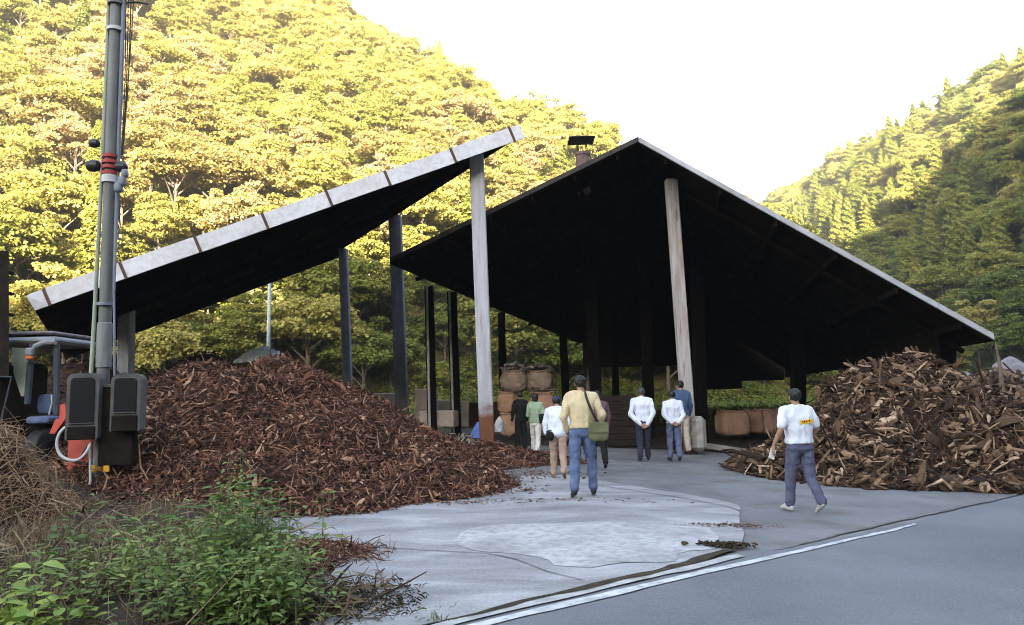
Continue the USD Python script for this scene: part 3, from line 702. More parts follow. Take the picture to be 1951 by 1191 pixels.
def ribbons(pn, L, w, rng, tilt=.5, curl=.5, thick=.35, lift=.02, down=0.0):
    """irregular curved strips with a triangular section: arrays (k, 12, 3), faces for one"""
    k = len(pn); p, n = pn[:, :3], pn[:, 3:]
    r = rng.normal(size=(k, 3)); r[:, 2] -= down
    t = r - n * (r * n).sum(1, keepdims=True); t /= np.linalg.norm(t, axis=1, keepdims=True)
    t = t + n * (rng.normal(size=(k, 1)) * tilt); t /= np.linalg.norm(t, axis=1, keepdims=True)
    s = np.cross(n, t); s /= np.linalg.norm(s, axis=1, keepdims=True); ro = rng.uniform(-1, 1, (k, 1)); s = s + n * ro; s /= np.linalg.norm(s, axis=1, keepdims=True)
    m = np.cross(t, s); cu = rng.normal(size=(k, 1)) * curl; cv = rng.normal(size=(k, 1)) * curl
    L, w = L[:, None], w[:, None]; V = []
    for u, ww in ((-.5, .5), (-.18, 1.0), (.2, .85), (.5, .25)):
        c = p + n * (lift + .25 * w) + t * (u * L) + m * (cu * (u * u - .1) * L) + s * (cv * (u * u - .1) * L)
        jw = rng.uniform(.7, 1.3, (k, 1))
        V += [c - s * w * ww * jw * .5, c + s * w * ww * jw * .5, c + m * w * ww * thick]
    V = np.stack(V, 1); Fc = []
    for i in range(3):
        for j in range(3):
            a, b = i * 3 + j, i * 3 + (j + 1) % 3; Fc += [[a, b, b + 3], [a, b + 3, a + 3]]
    Fc += [[0, 2, 1], [9, 10, 11]]
    return V, np.array(Fc)
def chunks(pn, L, w, rng, tilt=.5, lift=.03):
    """rough split pieces of wood: six-sided, kinked, with broken ends"""
    k = len(pn); p, n = pn[:, :3], pn[:, 3:]
    r = rng.normal(size=(k, 3)); t = r - n * (r * n).sum(1, keepdims=True); t /= np.linalg.norm(t, axis=1, keepdims=True)
    t = t + n * (rng.normal(size=(k, 1)) * tilt); t /= np.linalg.norm(t, axis=1, keepdims=True)
    s = np.cross(n, t); s /= np.linalg.norm(s, axis=1, keepdims=True); m = np.cross(t, s); V = []
    cu, cv = rng.normal(size=(k, 1)) * .22, rng.normal(size=(k, 1)) * .22; L, w = L[:, None], w[:, None]
    fl = rng.uniform(.4, .9, (k, 1))
    for u, ww in ((-.5, .55), (-.42, .95), (0, 1.0), (.38, .8), (.5, .35)):
        c = p + n * (lift + .2 * w) + t * (u * L) + m * cu * (u * u - .1) * L + s * cv * (u * u - .1) * L
        for j in range(5):
            a = j * 2 * PI / 5; rr = w * .5 * ww * rng.uniform(.65, 1.3, (k, 1))
            V.append(c + s * rr * math.cos(a) + m * rr * fl * math.sin(a) + t * L * .05 * rng.uniform(-1, 1, (k, 1)))
    V = np.stack(V, 1); Fc = []
    for i in range(4):
        for j in range(5):
            a, b = i * 5 + j, i * 5 + (j + 1) % 5; Fc += [[a, b, b + 5], [a, b + 5, a + 5]]
    Fc += [[0, 2, 1], [0, 3, 2], [0, 4, 3], [20, 21, 22], [20, 22, 23], [20, 23, 24]]
    return V, np.array(Fc)
def piece_mat(name, ramp, rough=.85, nscale=25, amt=.5, stretch=None):
    n = {'g': ('geometry', {}), 'at': ('attribute', {'attribute': 'tone'}), 'rp': ('rgb_ramp', {'ramp': ramp}),
         'ns': ('noise_texture', {'scale': nscale, 'detail': 4, 'roughness': .7}), 'rn': ('rgb_ramp', {'ramp': [(.3, (1 - amt,) * 3), (.7, (1 + amt * .4,) * 3)]}),
         'mx': ('mix', {'mix_type': 'multiply', 'fac': 1.0}), 'p': ('principled_bsdf', {'roughness': rough, 'specular_ior_level': .2})}
    l = [('at.fac', 'rp.fac'), ('g.position', 'ns.vector'), ('ns.fac', 'rn.fac'),
         ('rp.color', 'mx.color1'), ('rn.color', 'mx.color2'), ('mx.color', 'p.base_color')]
    return usdkit.material(stage, '/World/Looks/' + name, n, l, surface='p.BSDF')
MT['bark'] = piece_mat('shredded_bark', [(0, (.025, .012, .008)), (.35, (.075, .032, .019)), (.65, (.15, .066, .038)), (.88, (.27, .135, .08)), (1, (.48, .30, .19))])
MT['wood'] = piece_mat('split_wood', [(0, (.016, .009, .005)), (.4, (.055, .030, .017)), (.68, (.13, .075, .042)), (.88, (.27, .165, .095)), (1, (.50, .36, .24))], nscale=12)
MT['heapcore'] = mat('heap_core', (.018, .009, .006), .95, (.075, .034, .021), 14, 8, .35, .65, 1.0, 22, bdist=.06)
MT['twig'] = piece_mat('dry_twigs', [(0, (.05, .035, .022)), (.5, (.13, .09, .055)), (1, (.30, .22, .13))])
MT['straw'] = piece_mat('dry_straw', [(0, (.16, .10, .06)), (.5, (.30, .19, .115)), (1, (.46, .32, .20))])
TR = np.random.default_rng(99)
def joined(V, Fc):
    n, k = V.shape[:2]; return vf(V.reshape(-1, 3), (Fc[None] + (np.arange(n) * k)[:, None, None]).reshape(-1, 3))
def stuff(par, name, V, Fc, m):
    p = part(par, name, joined(V, Fc), m, False, kind='stuff'); tone(p, np.repeat(TR.random(len(V)), V.shape[1]), V.shape[0] * V.shape[1]); return p
def pieces(par, name, stuffname, V, Fc, m, n_parts):
    d = np.linalg.norm(V.mean(1) - EYEP, axis=1); size = np.linalg.norm(V.max(1) - V.min(1), axis=1) / d
    o = np.argsort(-size)
    for i in o[:n_parts]: tone(part(par, name, vf(V[i], Fc), m, False), TR.random(), V.shape[1])
    if len(o) > n_parts: stuff(par, stuffname, V[o[n_parts:]], Fc, m)

MT['moss2'] = piece_mat('moss', [(0, (.014, .011, .007)), (.6, (.04, .03, .015)), (1, (.09, .065, .03))])
bh = Heap([(-5.6, 13.9, 2.35, 3.2, 3.1), (-5.1, 16.2, 2.45, 4.3, 4.0), (-3.5, 14.0, 1.60, 3.0, 3.2), (-2.1, 12.9, .85, 1.7, 1.7), (-3.7, 11.4, .75, 1.9, 1.5), (-7.2, 14.1, 1.6, 2.0, 2.3), (-.5, 17.6, .18, 1.0, 1.2)], 3)
t = thing('bark_heap', 'great heap of red-brown shredded bark in front of the slanting open shed', 'bark heap')
part(t, 'heap_core', bh.mesh(), MT['heapcore'], True)
rng = np.random.default_rng(31)
pn = bh.sample(40000, rng, 17.5, tail=.04)
V, Fc = ribbons(pn, rng.lognormal(math.log(.115), .65, len(pn)), rng.lognormal(math.log(.019), .6, len(pn)), rng, .65, .42, lift=.022)
pieces(t, 'bark_strip', 'bark_strips', V, Fc, MT['bark'], 300)
bh2 = Heap([(-.75, 18.9, .42, 1.5, 1.0), (.35, 17.4, .30, 1.1, .9)], 5, .25, .06)
t = thing('bark_heap', 'small bark heap at the rusted foot of the white column', 'bark heap')
part(t, 'heap_core', bh2.mesh(.08), MT['heapcore'], True)
pn = bh2.sample(1500, rng, tail=.05)
V, Fc = ribbons(pn, rng.lognormal(math.log(.17), .4, len(pn)), rng.lognormal(math.log(.026), .4, len(pn)), rng, .35, .6)
pieces(t, 'bark_strip', 'bark_strips', V, Fc, MT['bark'], 40)
def crumbs(name, label, cx, n, rx, ry, L, m, seed, cat='litter', w=.016):
    r = np.random.default_rng(seed); p_ = np.zeros((n, 6)); u_ = r.normal(size=(n, 2)) * .5; p_[:, 0] = cx[0] + u_[:, 0] * rx; p_[:, 1] = cx[1] + u_[:, 1] * ry; p_[:, 2] = zflat(p_[:, 0], 0) + .012; p_[:, 5] = 1
    V_, F_ = ribbons(p_, r.lognormal(math.log(L), .45, n), r.lognormal(math.log(w), .4, n), r, .06, .4, lift=.003); x = thing(name, label, cat); stuff(x, 'crumbs', V_, F_, m); return x
crumbs('bark_litter', 'trodden bark litter on the paving between the small heap and the walkers', gnd(975, 906), 700, 1.3, 1.0, .045, MT['bark'], 201)
crumbs('bark_litter', 'bark litter trailing off the tip of the great bark heap', gnd(930, 936), 400, 1.0, .6, .06, MT['bark'], 202)
crumbs('bark_litter', 'sparse bark crumbs at the front edge of the great heap', gnd(720, 962), 700, 3.4, .30, .045, MT['bark'], 203)
crumbs('dirt_crumbs', 'dark dirt washed together beside the corner of the concrete apron', gnd(1398, 1003), 350, .5, .16, .022, MT['bark'], 204, 'dirt', .012)
crumbs('moss_clump', 'dark moss and dirt clogging the gutter end at the apron corner', gnd(1380, 1042), 420, .24, .11, .030, MT['moss2'], 205, 'moss', .03)
# bark heap under the slanting roof, the roof shade put into its colour
dh = Heap([(-9.6, 23.5, 3.15, 4.5, 4.5), (-13.5, 23.0, 2.9, 5.0, 4.5), (-10.5, 18.5, 2.0, 4.0, 3.5), (-7.5, 22.5, 2.7, 3.6, 3.5)], 8)
t = thing('compost_heap', 'dark old bark heap in the shade under the slanting roof', 'compost heap')
part(t, 'heap_core', dh.mesh(.2), MT['heapcore'], True)
pn = dh.sample(4500, rng, 24)
V, Fc = ribbons(pn, rng.lognormal(math.log(.25), .4, len(pn)), rng.lognormal(math.log(.04), .4, len(pn)), rng, .4, .6)
MT['shadebark'] = piece_mat('shaded_bark', [(0, (.012, .009, .007)), (.6, (.03, .02, .014)), (1, (.09, .055, .035))])
pieces(t, 'bark_strip', 'bark_strips', V, Fc, MT['shadebark'], 60)
MT['stick'] = mat('grey_stick', (.13, .09, .06), .9, (.22, .17, .12), 8, 5)
# wood chunk heaps on the right
wh = Heap([(9.15, 17.0, 2.58, 3.7, 3.5), (7.5, 15.9, 1.05, 2.5, 2.4), (6.35, 15.7, .55, 1.45, 1.8), (10.2, 15.6, 1.5, 3.0, 2.2), (8.2, 14.8, .8, 2.5, 1.5)], 13, .3, .12)
t = thing('wood_heap', 'big heap of split stumps and wood chunks before the gabled shed', 'wood heap')
part(t, 'heap_core', wh.mesh(), MT['heapcore'], True)
pn = wh.sample(3900, rng, 17.6, tail=.03)
V, Fc = chunks(pn, rng.lognormal(math.log(.25), .6, len(pn)), rng.lognormal(math.log(.050), .6, len(pn)), rng, .7)
pieces(t, 'wood_chunk', 'wood_chunks', V, Fc, MT['wood'], 300)
pn = wh.sample(3000, rng, 17.6, tail=.06)
V, Fc = ribbons(pn, rng.lognormal(math.log(.24), .4, len(pn)), rng.lognormal(math.log(.03), .4, len(pn)), rng, .5, .7)
stuff(t, 'splinters', V, Fc, MT['wood'])
wh2 = Heap([(12.3, 18.6, 2.2, 2.6, 2.5), (14.2, 18.6, 2.0, 3.0, 2.5)], 17, .3, .1)
t = thing('wood_heap', 'second lower wood heap at the right edge with an upright stick', 'wood heap')
part(t, 'heap_core', wh2.mesh(), MT['heapcore'], True)
pn = wh2.sample(1500, rng, 18.8, tail=.03)
MT['wood2'] = piece_mat('old_split_wood', [(0, (.03, .02, .014)), (.5, (.09, .055, .036)), (1, (.28, .18, .12))], nscale=12)
V, Fc = chunks(pn, rng.lognormal(math.log(.32), .42, len(pn)), rng.lognormal(math.log(.075), .42, len(pn)), rng, .55)
pieces(t, 'wood_chunk', 'wood_chunks', V, Fc, MT['wood2'], 80)
a_, b_ = at(1908, 725, 17.6), at(1897, 655, 17.4)
part(t, 'upright_stick', tube([a_ - [0, 0, .3], (a_ + b_) / 2 + [.02, 0, 0], b_], [.06, .035, .015], 6), MT['stick'])
p0, p1 = at(1790, 914, 13.6), at(1990, 904, 14.6)
MT['log'] = mat('dark_log', (.035, .022, .015), .9, (.08, .05, .032), 6, 6, .3, .7, .6, 20)
lg = [p0 + (p1 - p0) * u + [0, 0, .02 * math.sin(u * 9)] for u in np.linspace(0, 1, 9)]
for q_ in lg: q_[2] = zflat(q_[0], 0) + .13
top('log', tube(lg, [.11, .13, .125, .13, .12, .13, .12, .125, .11], 12), MT['log'], 'dark fallen log lying along the front of the wood heap', 'log')
MT['steelpipe'] = mat('grey_pipe', (.22, .23, .27), .5, (.12, .12, .14), 4, 5)
for i, (u0, u1, lab) in enumerate((((1780, 882), (1838, 858), 'longer grey steel pipe stuck in the wood heap, upper of two'), ((1800, 886), (1862, 862), 'grey steel pipe stuck in the wood heap, lower of two'))):
    a_, b_ = at(*u0, 14.25), at(*u1, 14.6); top('steel_pipe', tube([a_, (a_ + b_) / 2, b_ + (b_ - a_) * .25], .03, 10), MT['steelpipe'], lab, 'pipe')

# ------------------------------------------------------------------ bulk bags, blocks, rubble near the sheds
def superq(sx, sy, sz, e, seed, amp=.03, sub_=4):
    m = trimesh.creation.icosphere(sub_, 1.0); v = np.array(m.vertices); f = (np.abs(v) ** e).sum(1) ** (1 / e); v = v / f[:, None]
    v *= np.array([sx, sy, sz]) / 2; v += m.vertex_normals * ((fbm(v * 5 + seed, 3, seed) - .5) * 2 * amp)[:, None]
    return vf(v, m.faces)
MT['bag'] = mat('bag_fabric', (.34, .20, .135), .9, (.46, .29, .20), 3, 6, .3, .7, .5, 14, coords='object', bdist=.04)
MT['baggrey'] = mat('bag_fabric_grey', (.24, .175, .135), .9, (.35, .265, .21), 3, 6, .3, .7, .5, 14, coords='object', bdist=.04)
MT['bagtan'] = mat('bag_fabric_tan', (.36, .215, .13), .9, (.46, .30, .195), 3, 6, .3, .7, .5, 14, coords='object', bdist=.04)
def bag(px, py0, py1, wpx, Y, label, m, seed, filled=True, dy=None, z0=None):
    c = at(px, py0, Y); h = at(px, py1, Y)[2] - c[2]; w = wpx / F_PX * Y; zb = c[2] if z0 is None else z0
    b = thing('bulk_bag', label, 'bulk bag', (c[0], c[1] + (dy or w) / 2, zb), RNG.uniform(-.2, .2))
    body = superq(w, dy or w, h, 5.5 if not str(seed)[0] == '7' or seed > 75 else 3.4, seed, .03 if seed > 75 else .07); v = np.array(body.vertices); v[:, 2] += h / 2
    k = v[:, 2] / h; v[:, :2] *= (1 + .05 * np.sin(k * PI) - .05 * (k > .8))[:, None]; part(b, 'sack', vf(v, body.faces), m, True)
    for sx in (-1, 1):
        for sy in (-1, 1):
            a = np.array([sx * w * .40, sy * (dy or w) * .36, h * .90]); part(b, 'lifting_loop', tube([a, a + [sx * .03, 0, .10], a + [-sx * .02, sy * .02, .17], a + [-sx * .07, 0, .10], a + [-sx * .08, 0, .0]], .014, 6), m, True)
    rimp = [[math.copysign(abs(math.cos(a)) ** .4, math.cos(a)) * w * .44, math.copysign(abs(math.sin(a)) ** .4, math.sin(a)) * (dy or w) * .44, h * .97 + .02 * math.sin(a * 5)] for a in np.linspace(0, 2 * PI, 40)]
    part(b, 'rim', tube(rimp, .022, 6), m, True)
    for sx in (-1, 1): part(b, 'side_seam', tube([[sx * w * .30, -(dy or w) * .51 * (1.04), h * u] for u in (.08, .3, .5, .7, .92)], .008, 5), m, True)
    if filled:
        r_ = np.random.default_rng(seed); n = 60; pn_ = np.zeros((n, 6)); pn_[:, 0] = r_.uniform(-.40, .40, n) * w; pn_[:, 1] = r_.uniform(-.4, .4, n) * (dy or w)
        pn_[:, 2] = h * .97 + .20 * (1 - (pn_[:, 0] / w * 2) ** 2) * r_.uniform(0, 1, n); pn_[:, 5] = 1
        V_, F_ = chunks(pn_, r_.uniform(.14, .34, n), r_.uniform(.07, .15, n), r_, .4); stuff(b, 'contents', V_, F_, MT['chips'])
    return b
MT['chips'] = piece_mat('wood_chips', [(0, (.10, .085, .08)), (.5, (.20, .165, .15)), (1, (.40, .36, .33))])
MT['chipsdark'] = MT['chips']
bag(970, 832, 787, 36, 26.6, 'tan bulk bag standing at the bottom of the bag stack', MT['bagtan'], 71, False)
bag(967, 789, 746, 36, 26.7, 'tan bulk bag in the middle of the stack with a gaping mouth', MT['bagtan'], 72, False)
bag(1036, 831, 745, 52, 26.7, 'tall crumpled pinkish bulk bag beside the stack, behind the walkers', MT['bag'], 73)
bag(980, 748, 704, 50, 26.6, 'grey-brown filled bulk bag on top of the stack, left one', MT['baggrey'], 74)
bag(1028, 748, 705, 50, 26.8, 'grey-brown filled bulk bag on top of the stack, right one', MT['baggrey'], 75)
bag(1405, 832, 783, 55, 28.2, 'brown bulk bag left of the three at the field edge', MT['bag'], 76, False)
bag(1441, 826, 782, 30, 29.0, 'narrow brown bulk bag between two wider ones at the field edge', MT['bag'], 77, False)
bag(1482, 828, 780, 56, 29.0, 'brown bulk bag right of the three, behind the man in the printed shirt', MT['bag'], 78, False)
MT['granite'] = mat('pale_block', (.30, .25, .22), .9, (.42, .36, .32), 3, 8, .3, .7, .5, 25, coords='object')
def block(px0, px1, py0, py1, Y, dep, label, m='granite', rz=0.0, c=.04, name='concrete_block', cat='block'):
    a = at((px0 + px1) / 2, py1, Y); h = at((px0 + px1) / 2, py0, Y)[2]; w = (px1 - px0) / F_PX * Y; zb = min(a[2], h - .05)
    zb = max(zb, -.06); b = cbox(w, dep, h - zb + .0, c, (0, 0, (h - zb) / 2)); b = b.subdivide().subdivide().subdivide(); v = np.array(b.vertices); v += (fbm(v * 3 + px0, 3, 4)[:, None] - .5) * .05
    x = thing(name, label, cat, (a[0], a[1] + dep / 2, zb), rz); part(x, 'body', vf(v, b.faces), MT[m], 30); return x
block(788, 832, 741, 832, 27.5, 1.0, 'square concrete block standing behind the dark column', rz=.1)
block(800, 868, 783, 815, 25.6, .9, 'low flat concrete slab lying in front of the square block', rz=-.12)
block(690, 766, 749, 832, 29.8, 1.2, 'long low concrete block behind the tip of the bark heap', rz=.06)
block(873, 893, 764, 815, 28.5, .4, 'narrow pale concrete post block beside the thin column')
block(832, 872, 762, 815, 29.8, .6, 'concrete block half hidden behind the thin column', 'concrete')
block(893, 955, 766, 812, 30.5, .35, 'dark timber baulk lying behind the blue tarp', 'log', .04, .03, 'timber_baulk', 'timber')
# rubble and blue tarp
rb = Heap([(at(850, 812, 25)[0], 24.6, .38, 1.3, .7), (at(890, 805, 24)[0], 24.2, .3, .9, .6)], 23, .2, .05)
t = thing('rubble_heap', 'low dirt and rubble heap at the foot of the thin columns', 'rubble'); part(t, 'heap_core', rb.mesh(.1), MT['soil'], True)
pn = rb.sample(160, rng, tail=.05); V, Fc = chunks(pn, rng.uniform(.1, .3, 160), rng.uniform(.05, .12, 160), rng, .4); pieces(t, 'rubble_piece', 'rubble_pieces', V, Fc, MT['chips'], 30)
def crumple(w, d, h, seed, sub_=4, amp=.09):
    m = trimesh.creation.icosphere(sub_, 1.0); v = np.array(m.vertices); r = .75 + .5 * fbm(v * 2.0 + seed, 4, seed); v = v * r[:, None] * [w / 2, d / 2, h]
    v += (fbm(v * 9, 3, seed)[:, None] - .5) * amp; v[:, 2] = np.maximum(v[:, 2], -.03); return vf(v, m.faces)
MT['bluetarp'] = mat('blue_tarp', (.05, .12, .42), .5, (.09, .20, .58), 4, 5, bump=.5, bscale=12, bdist=.05)
MT['whitetarp'] = mat('white_sheet', (.42, .45, .48), .6, (.62, .64, .66), 4, 5, bump=.5, bscale=12, bdist=.05)
a = at(905, 829, 24.3); x = thing('blue_tarp', 'crumpled blue tarp on the ground left of the rusted column foot', 'tarp', (a[0], a[1], max(0, a[2] - .1)))
part(x, 'sheet', hullp([[-.22, 0, 0], [.22, 0, 0], [.18, .3, .0], [-.2, .3, 0], [.20, .1, .55], [.05, .1, .5], [-.12, .05, .2]]).subdivide().subdivide(), MT['bluetarp'], 60)
a = at(951, 815, 25.0); x = thing('plastic_sheet', 'crumpled pale plastic sheet right of the rusted column', 'plastic sheet', (a[0], a[1], max(0, a[2] - .1))); part(x, 'sheet', crumple(.34, .5, .42, 5), MT['whitetarp'], 40)
a = at(500, 690, 22.5); x = thing('tarp_bundle', 'pale tarpaulin bundle lying on the dark heap beside the slim pole', 'tarp', (a[0], a[1], a[2])); part(x, 'sheet', crumple(1.5, 1.2, .42, 9, amp=.16), MT['whitetarp'], 40)
MT['palepole'] = mat('pale_pole', (.36, .42, .42), .5, (.28, .33, .33), 2, 4)
a = at(509, 760, 38); b_ = at(515, 470, 38); x = thing('slim_pole', 'slim pale metal pole rising behind the dark heap', 'pole')
part(x, 'shaft', tube([[a[0], a[1], -.1], [b_[0], b_[1], b_[2]]], [.10, .085], 12), MT['palepole']); part(x, 'base_plate', cbox(.4, .4, .05, .01, (a[0], a[1], .03)), MT['palepole'])
# dark hopper behind the walkers
a = at(1180, 852, 23.6); x = thing('wooden_bin', 'dark brown plank bin under the gabled roof between the walkers', 'bin', (a[0], a[1] + .6, zflat(a[0], 0)))
MT['plank'] = mat('dark_plank', (.013, .008, .006), .9, (.024, .015, .011), 5, 6, coords='object', stretch=(1, 1, 8))
for k in range(8): part(x, 'plank', cbox(1.15, .05, .19, .012, (0, -.6, .1 + k * .2)), MT['plank'])
for sx in (-1, 1):
    for k in range(8): part(x, 'plank', cbox(.05, 1.15, .19, .012, (sx * .58, .02, .1 + k * .2)), MT['plank'])
for sx in (-1, 1): part(x, 'post', cbox(.09, .09, 1.66, .012, (sx * .5, -.53, .83)), MT['plank'])
# dark cable hanging from the low wall edge
cb = [at(1573, 715, 27), at(1571, 735, 27), at(1562, 752, 27), at(1545, 765, 27.2), at(1534, 768, 27.4)]
top('hanging_cable', tube(np.array([np.array([np.interp(u, np.linspace(0, 1, 5), [c_[k] for c_ in cb]) for k in range(3)]) for u in np.linspace(0, 1, 14)]), .025, 6), MT['rubber'], 'dark cable hanging from the roof edge over the green field', 'cable')
# concrete lip of the dark floor under the gabled roof
a_, b_ = gnd(1326, 859), gnd(1475, 869)
top('floor_kerb', beam([a_[0], a_[1], .075], [b_[0], b_[1], b_[2] + .075], .18, .14), MT['concrete'], kind='structure', smooth=False)
# rock slope at the right edge
def rock(px, py, Y, w, d, h, label, seed):
    a = at(px, py, Y); gz = float(ground_z(np.array([a[0]]), np.array([a[1]]))[0]); m = trimesh.creation.icosphere(4, 1); v = np.array(m.vertices); v *= (.7 + .6 * fbm(v * 1.6 + seed, 4, seed))[:, None] * [w / 2, d / 2, h]
    v[:, 2] = np.maximum(v[:, 2], -.4); x = thing('boulder', label, 'rock', (a[0], a[1], gz)); part(x, 'stone', vf(v, m.faces), MT['rock'], 50)
MT['rock'] = mat('grey_rock', (.16, .145, .16), .9, (.26, .24, .25), .8, 8, .3, .7, .8, 6, bdist=.1)
rock(1925, 700, 34, 3.6, 2.6, 2.9, 'large grey rock face at the right edge above the second heap', 3)
rock(1838, 705, 36, 2.6, 2.0, 2.4, 'smaller grey rock between the gabled shed and the right edge', 6)
# ------------------------------------------------------------------ people
def sph(p, r, seg=16):
    s = m3.Manifold.sphere(1.0, seg); r = [r] * 3 if np.ndim(r) == 0 else list(r); return s.scale(r).translate(list(map(float, p)))
def hull(*ms): return m3.Manifold.batch_hull(list(ms))
def bone(p, r, q, r2, seg=14): return hull(sph(p, r, seg), sph(q, r2, seg))
def union(ms): return m3.Manifold.batch_boolean(ms, m3.OpType.Add)
def tri(m):
    g = m.to_mesh(); return trimesh.Trimesh(np.array(g.vert_properties[:, :3], float), np.array(g.tri_verts), process=True)
def soften(m, edge=.03, it=8, amp=0.0, fs=9.0, seed=0, sz=(1, 1, 1)):
    t = tri(m.refine_to_length(edge)); trimesh.smoothing.filter_taubin(t, iterations=it)
    if amp:
        v = np.array(t.vertices); n = np.array(t.vertex_normals); q_ = v * fs * np.array(sz) + seed; w_ = (fbm(q_, 3, seed) - .5) * 1.2 + (.5 - np.abs(2 * noise(q_ * 1.5 + 3, seed + 9) - 1)) * .9; v = v + n * (w_ * amp)[:, None]; t = vf(v, t.faces)
    return t
SKIN = mat('skin', (.30, .17, .11), .55, (.36, .21, .14), 8, 4, coords='object')
HAIR = mat('black_hair', (.010, .009, .008), .5, (.022, .019, .017), 30, 4, coords='object')
def cloth(name, c, c2=None, stripes=None, **k):
    return mat('cloth_' + name, c, 0.9, c2 or tuple(x * .78 for x in c), 5, 6, .35, .7, .8, 16, spec=.1, coords='object', bdist=.012, **k)
MT['eye'] = mat('eye', (.02, .015, .012), .3)
MT['shoe_dark'] = mat('dark_shoe', (.02, .018, .018), .5); MT['shoe_tan'] = mat('tan_shoe', (.22, .13, .07), .6); MT['shoe_light'] = mat('light_shoe', (.45, .42, .36), .6)
MT['belt'] = mat('belt', (.02, .015, .012), .5)
def hand(w, d, nrm, side):
    """palm, four unequal bent fingers and a thumb. w wrist, d along the hand, nrm out of the palm, side towards the thumb"""
    w, d, nrm, side = (np.asarray(v, float) for v in (w, d, nrm, side)); d = d / np.linalg.norm(d); nrm = nrm - d * (nrm @ d); nrm /= np.linalg.norm(nrm)
    s = np.cross(nrm, d); s = s if s @ side > 0 else -s
    ms = [hull(sph(w, .024), sph(w + d * .03 + s * .022, .018), sph(w + d * .085 + s * .030, .014), sph(w + d * .088 - s * .030, .013), sph(w + d * .03 - s * .02, .017))]
    for o, L in ((.030, .072), (.010, .082), (-.010, .076), (-.030, .058)):
        a = w + d * .085 + s * o; b_ = a + (d * .9 + nrm * .35) * L * .45; c_ = b_ + (d * .6 + nrm * .8) * L * .33; e_ = c_ + (d * .3 + nrm * .95) * L * .25
        ms += [bone(a, .010, b_, .0095, 8), bone(b_, .0095, c_, .009, 8), bone(c_, .009, e_, .008, 8)]
    a = w + d * .025 + s * .026; b_ = a + (s * .7 + d * .6 + nrm * .3) * .036; c_ = b_ + (d * .85 + s * .25 + nrm * .4) * .030
    ms += [bone(a, .014, b_, .011, 8), bone(b_, .011, c_, .009, 8)]
    return ms
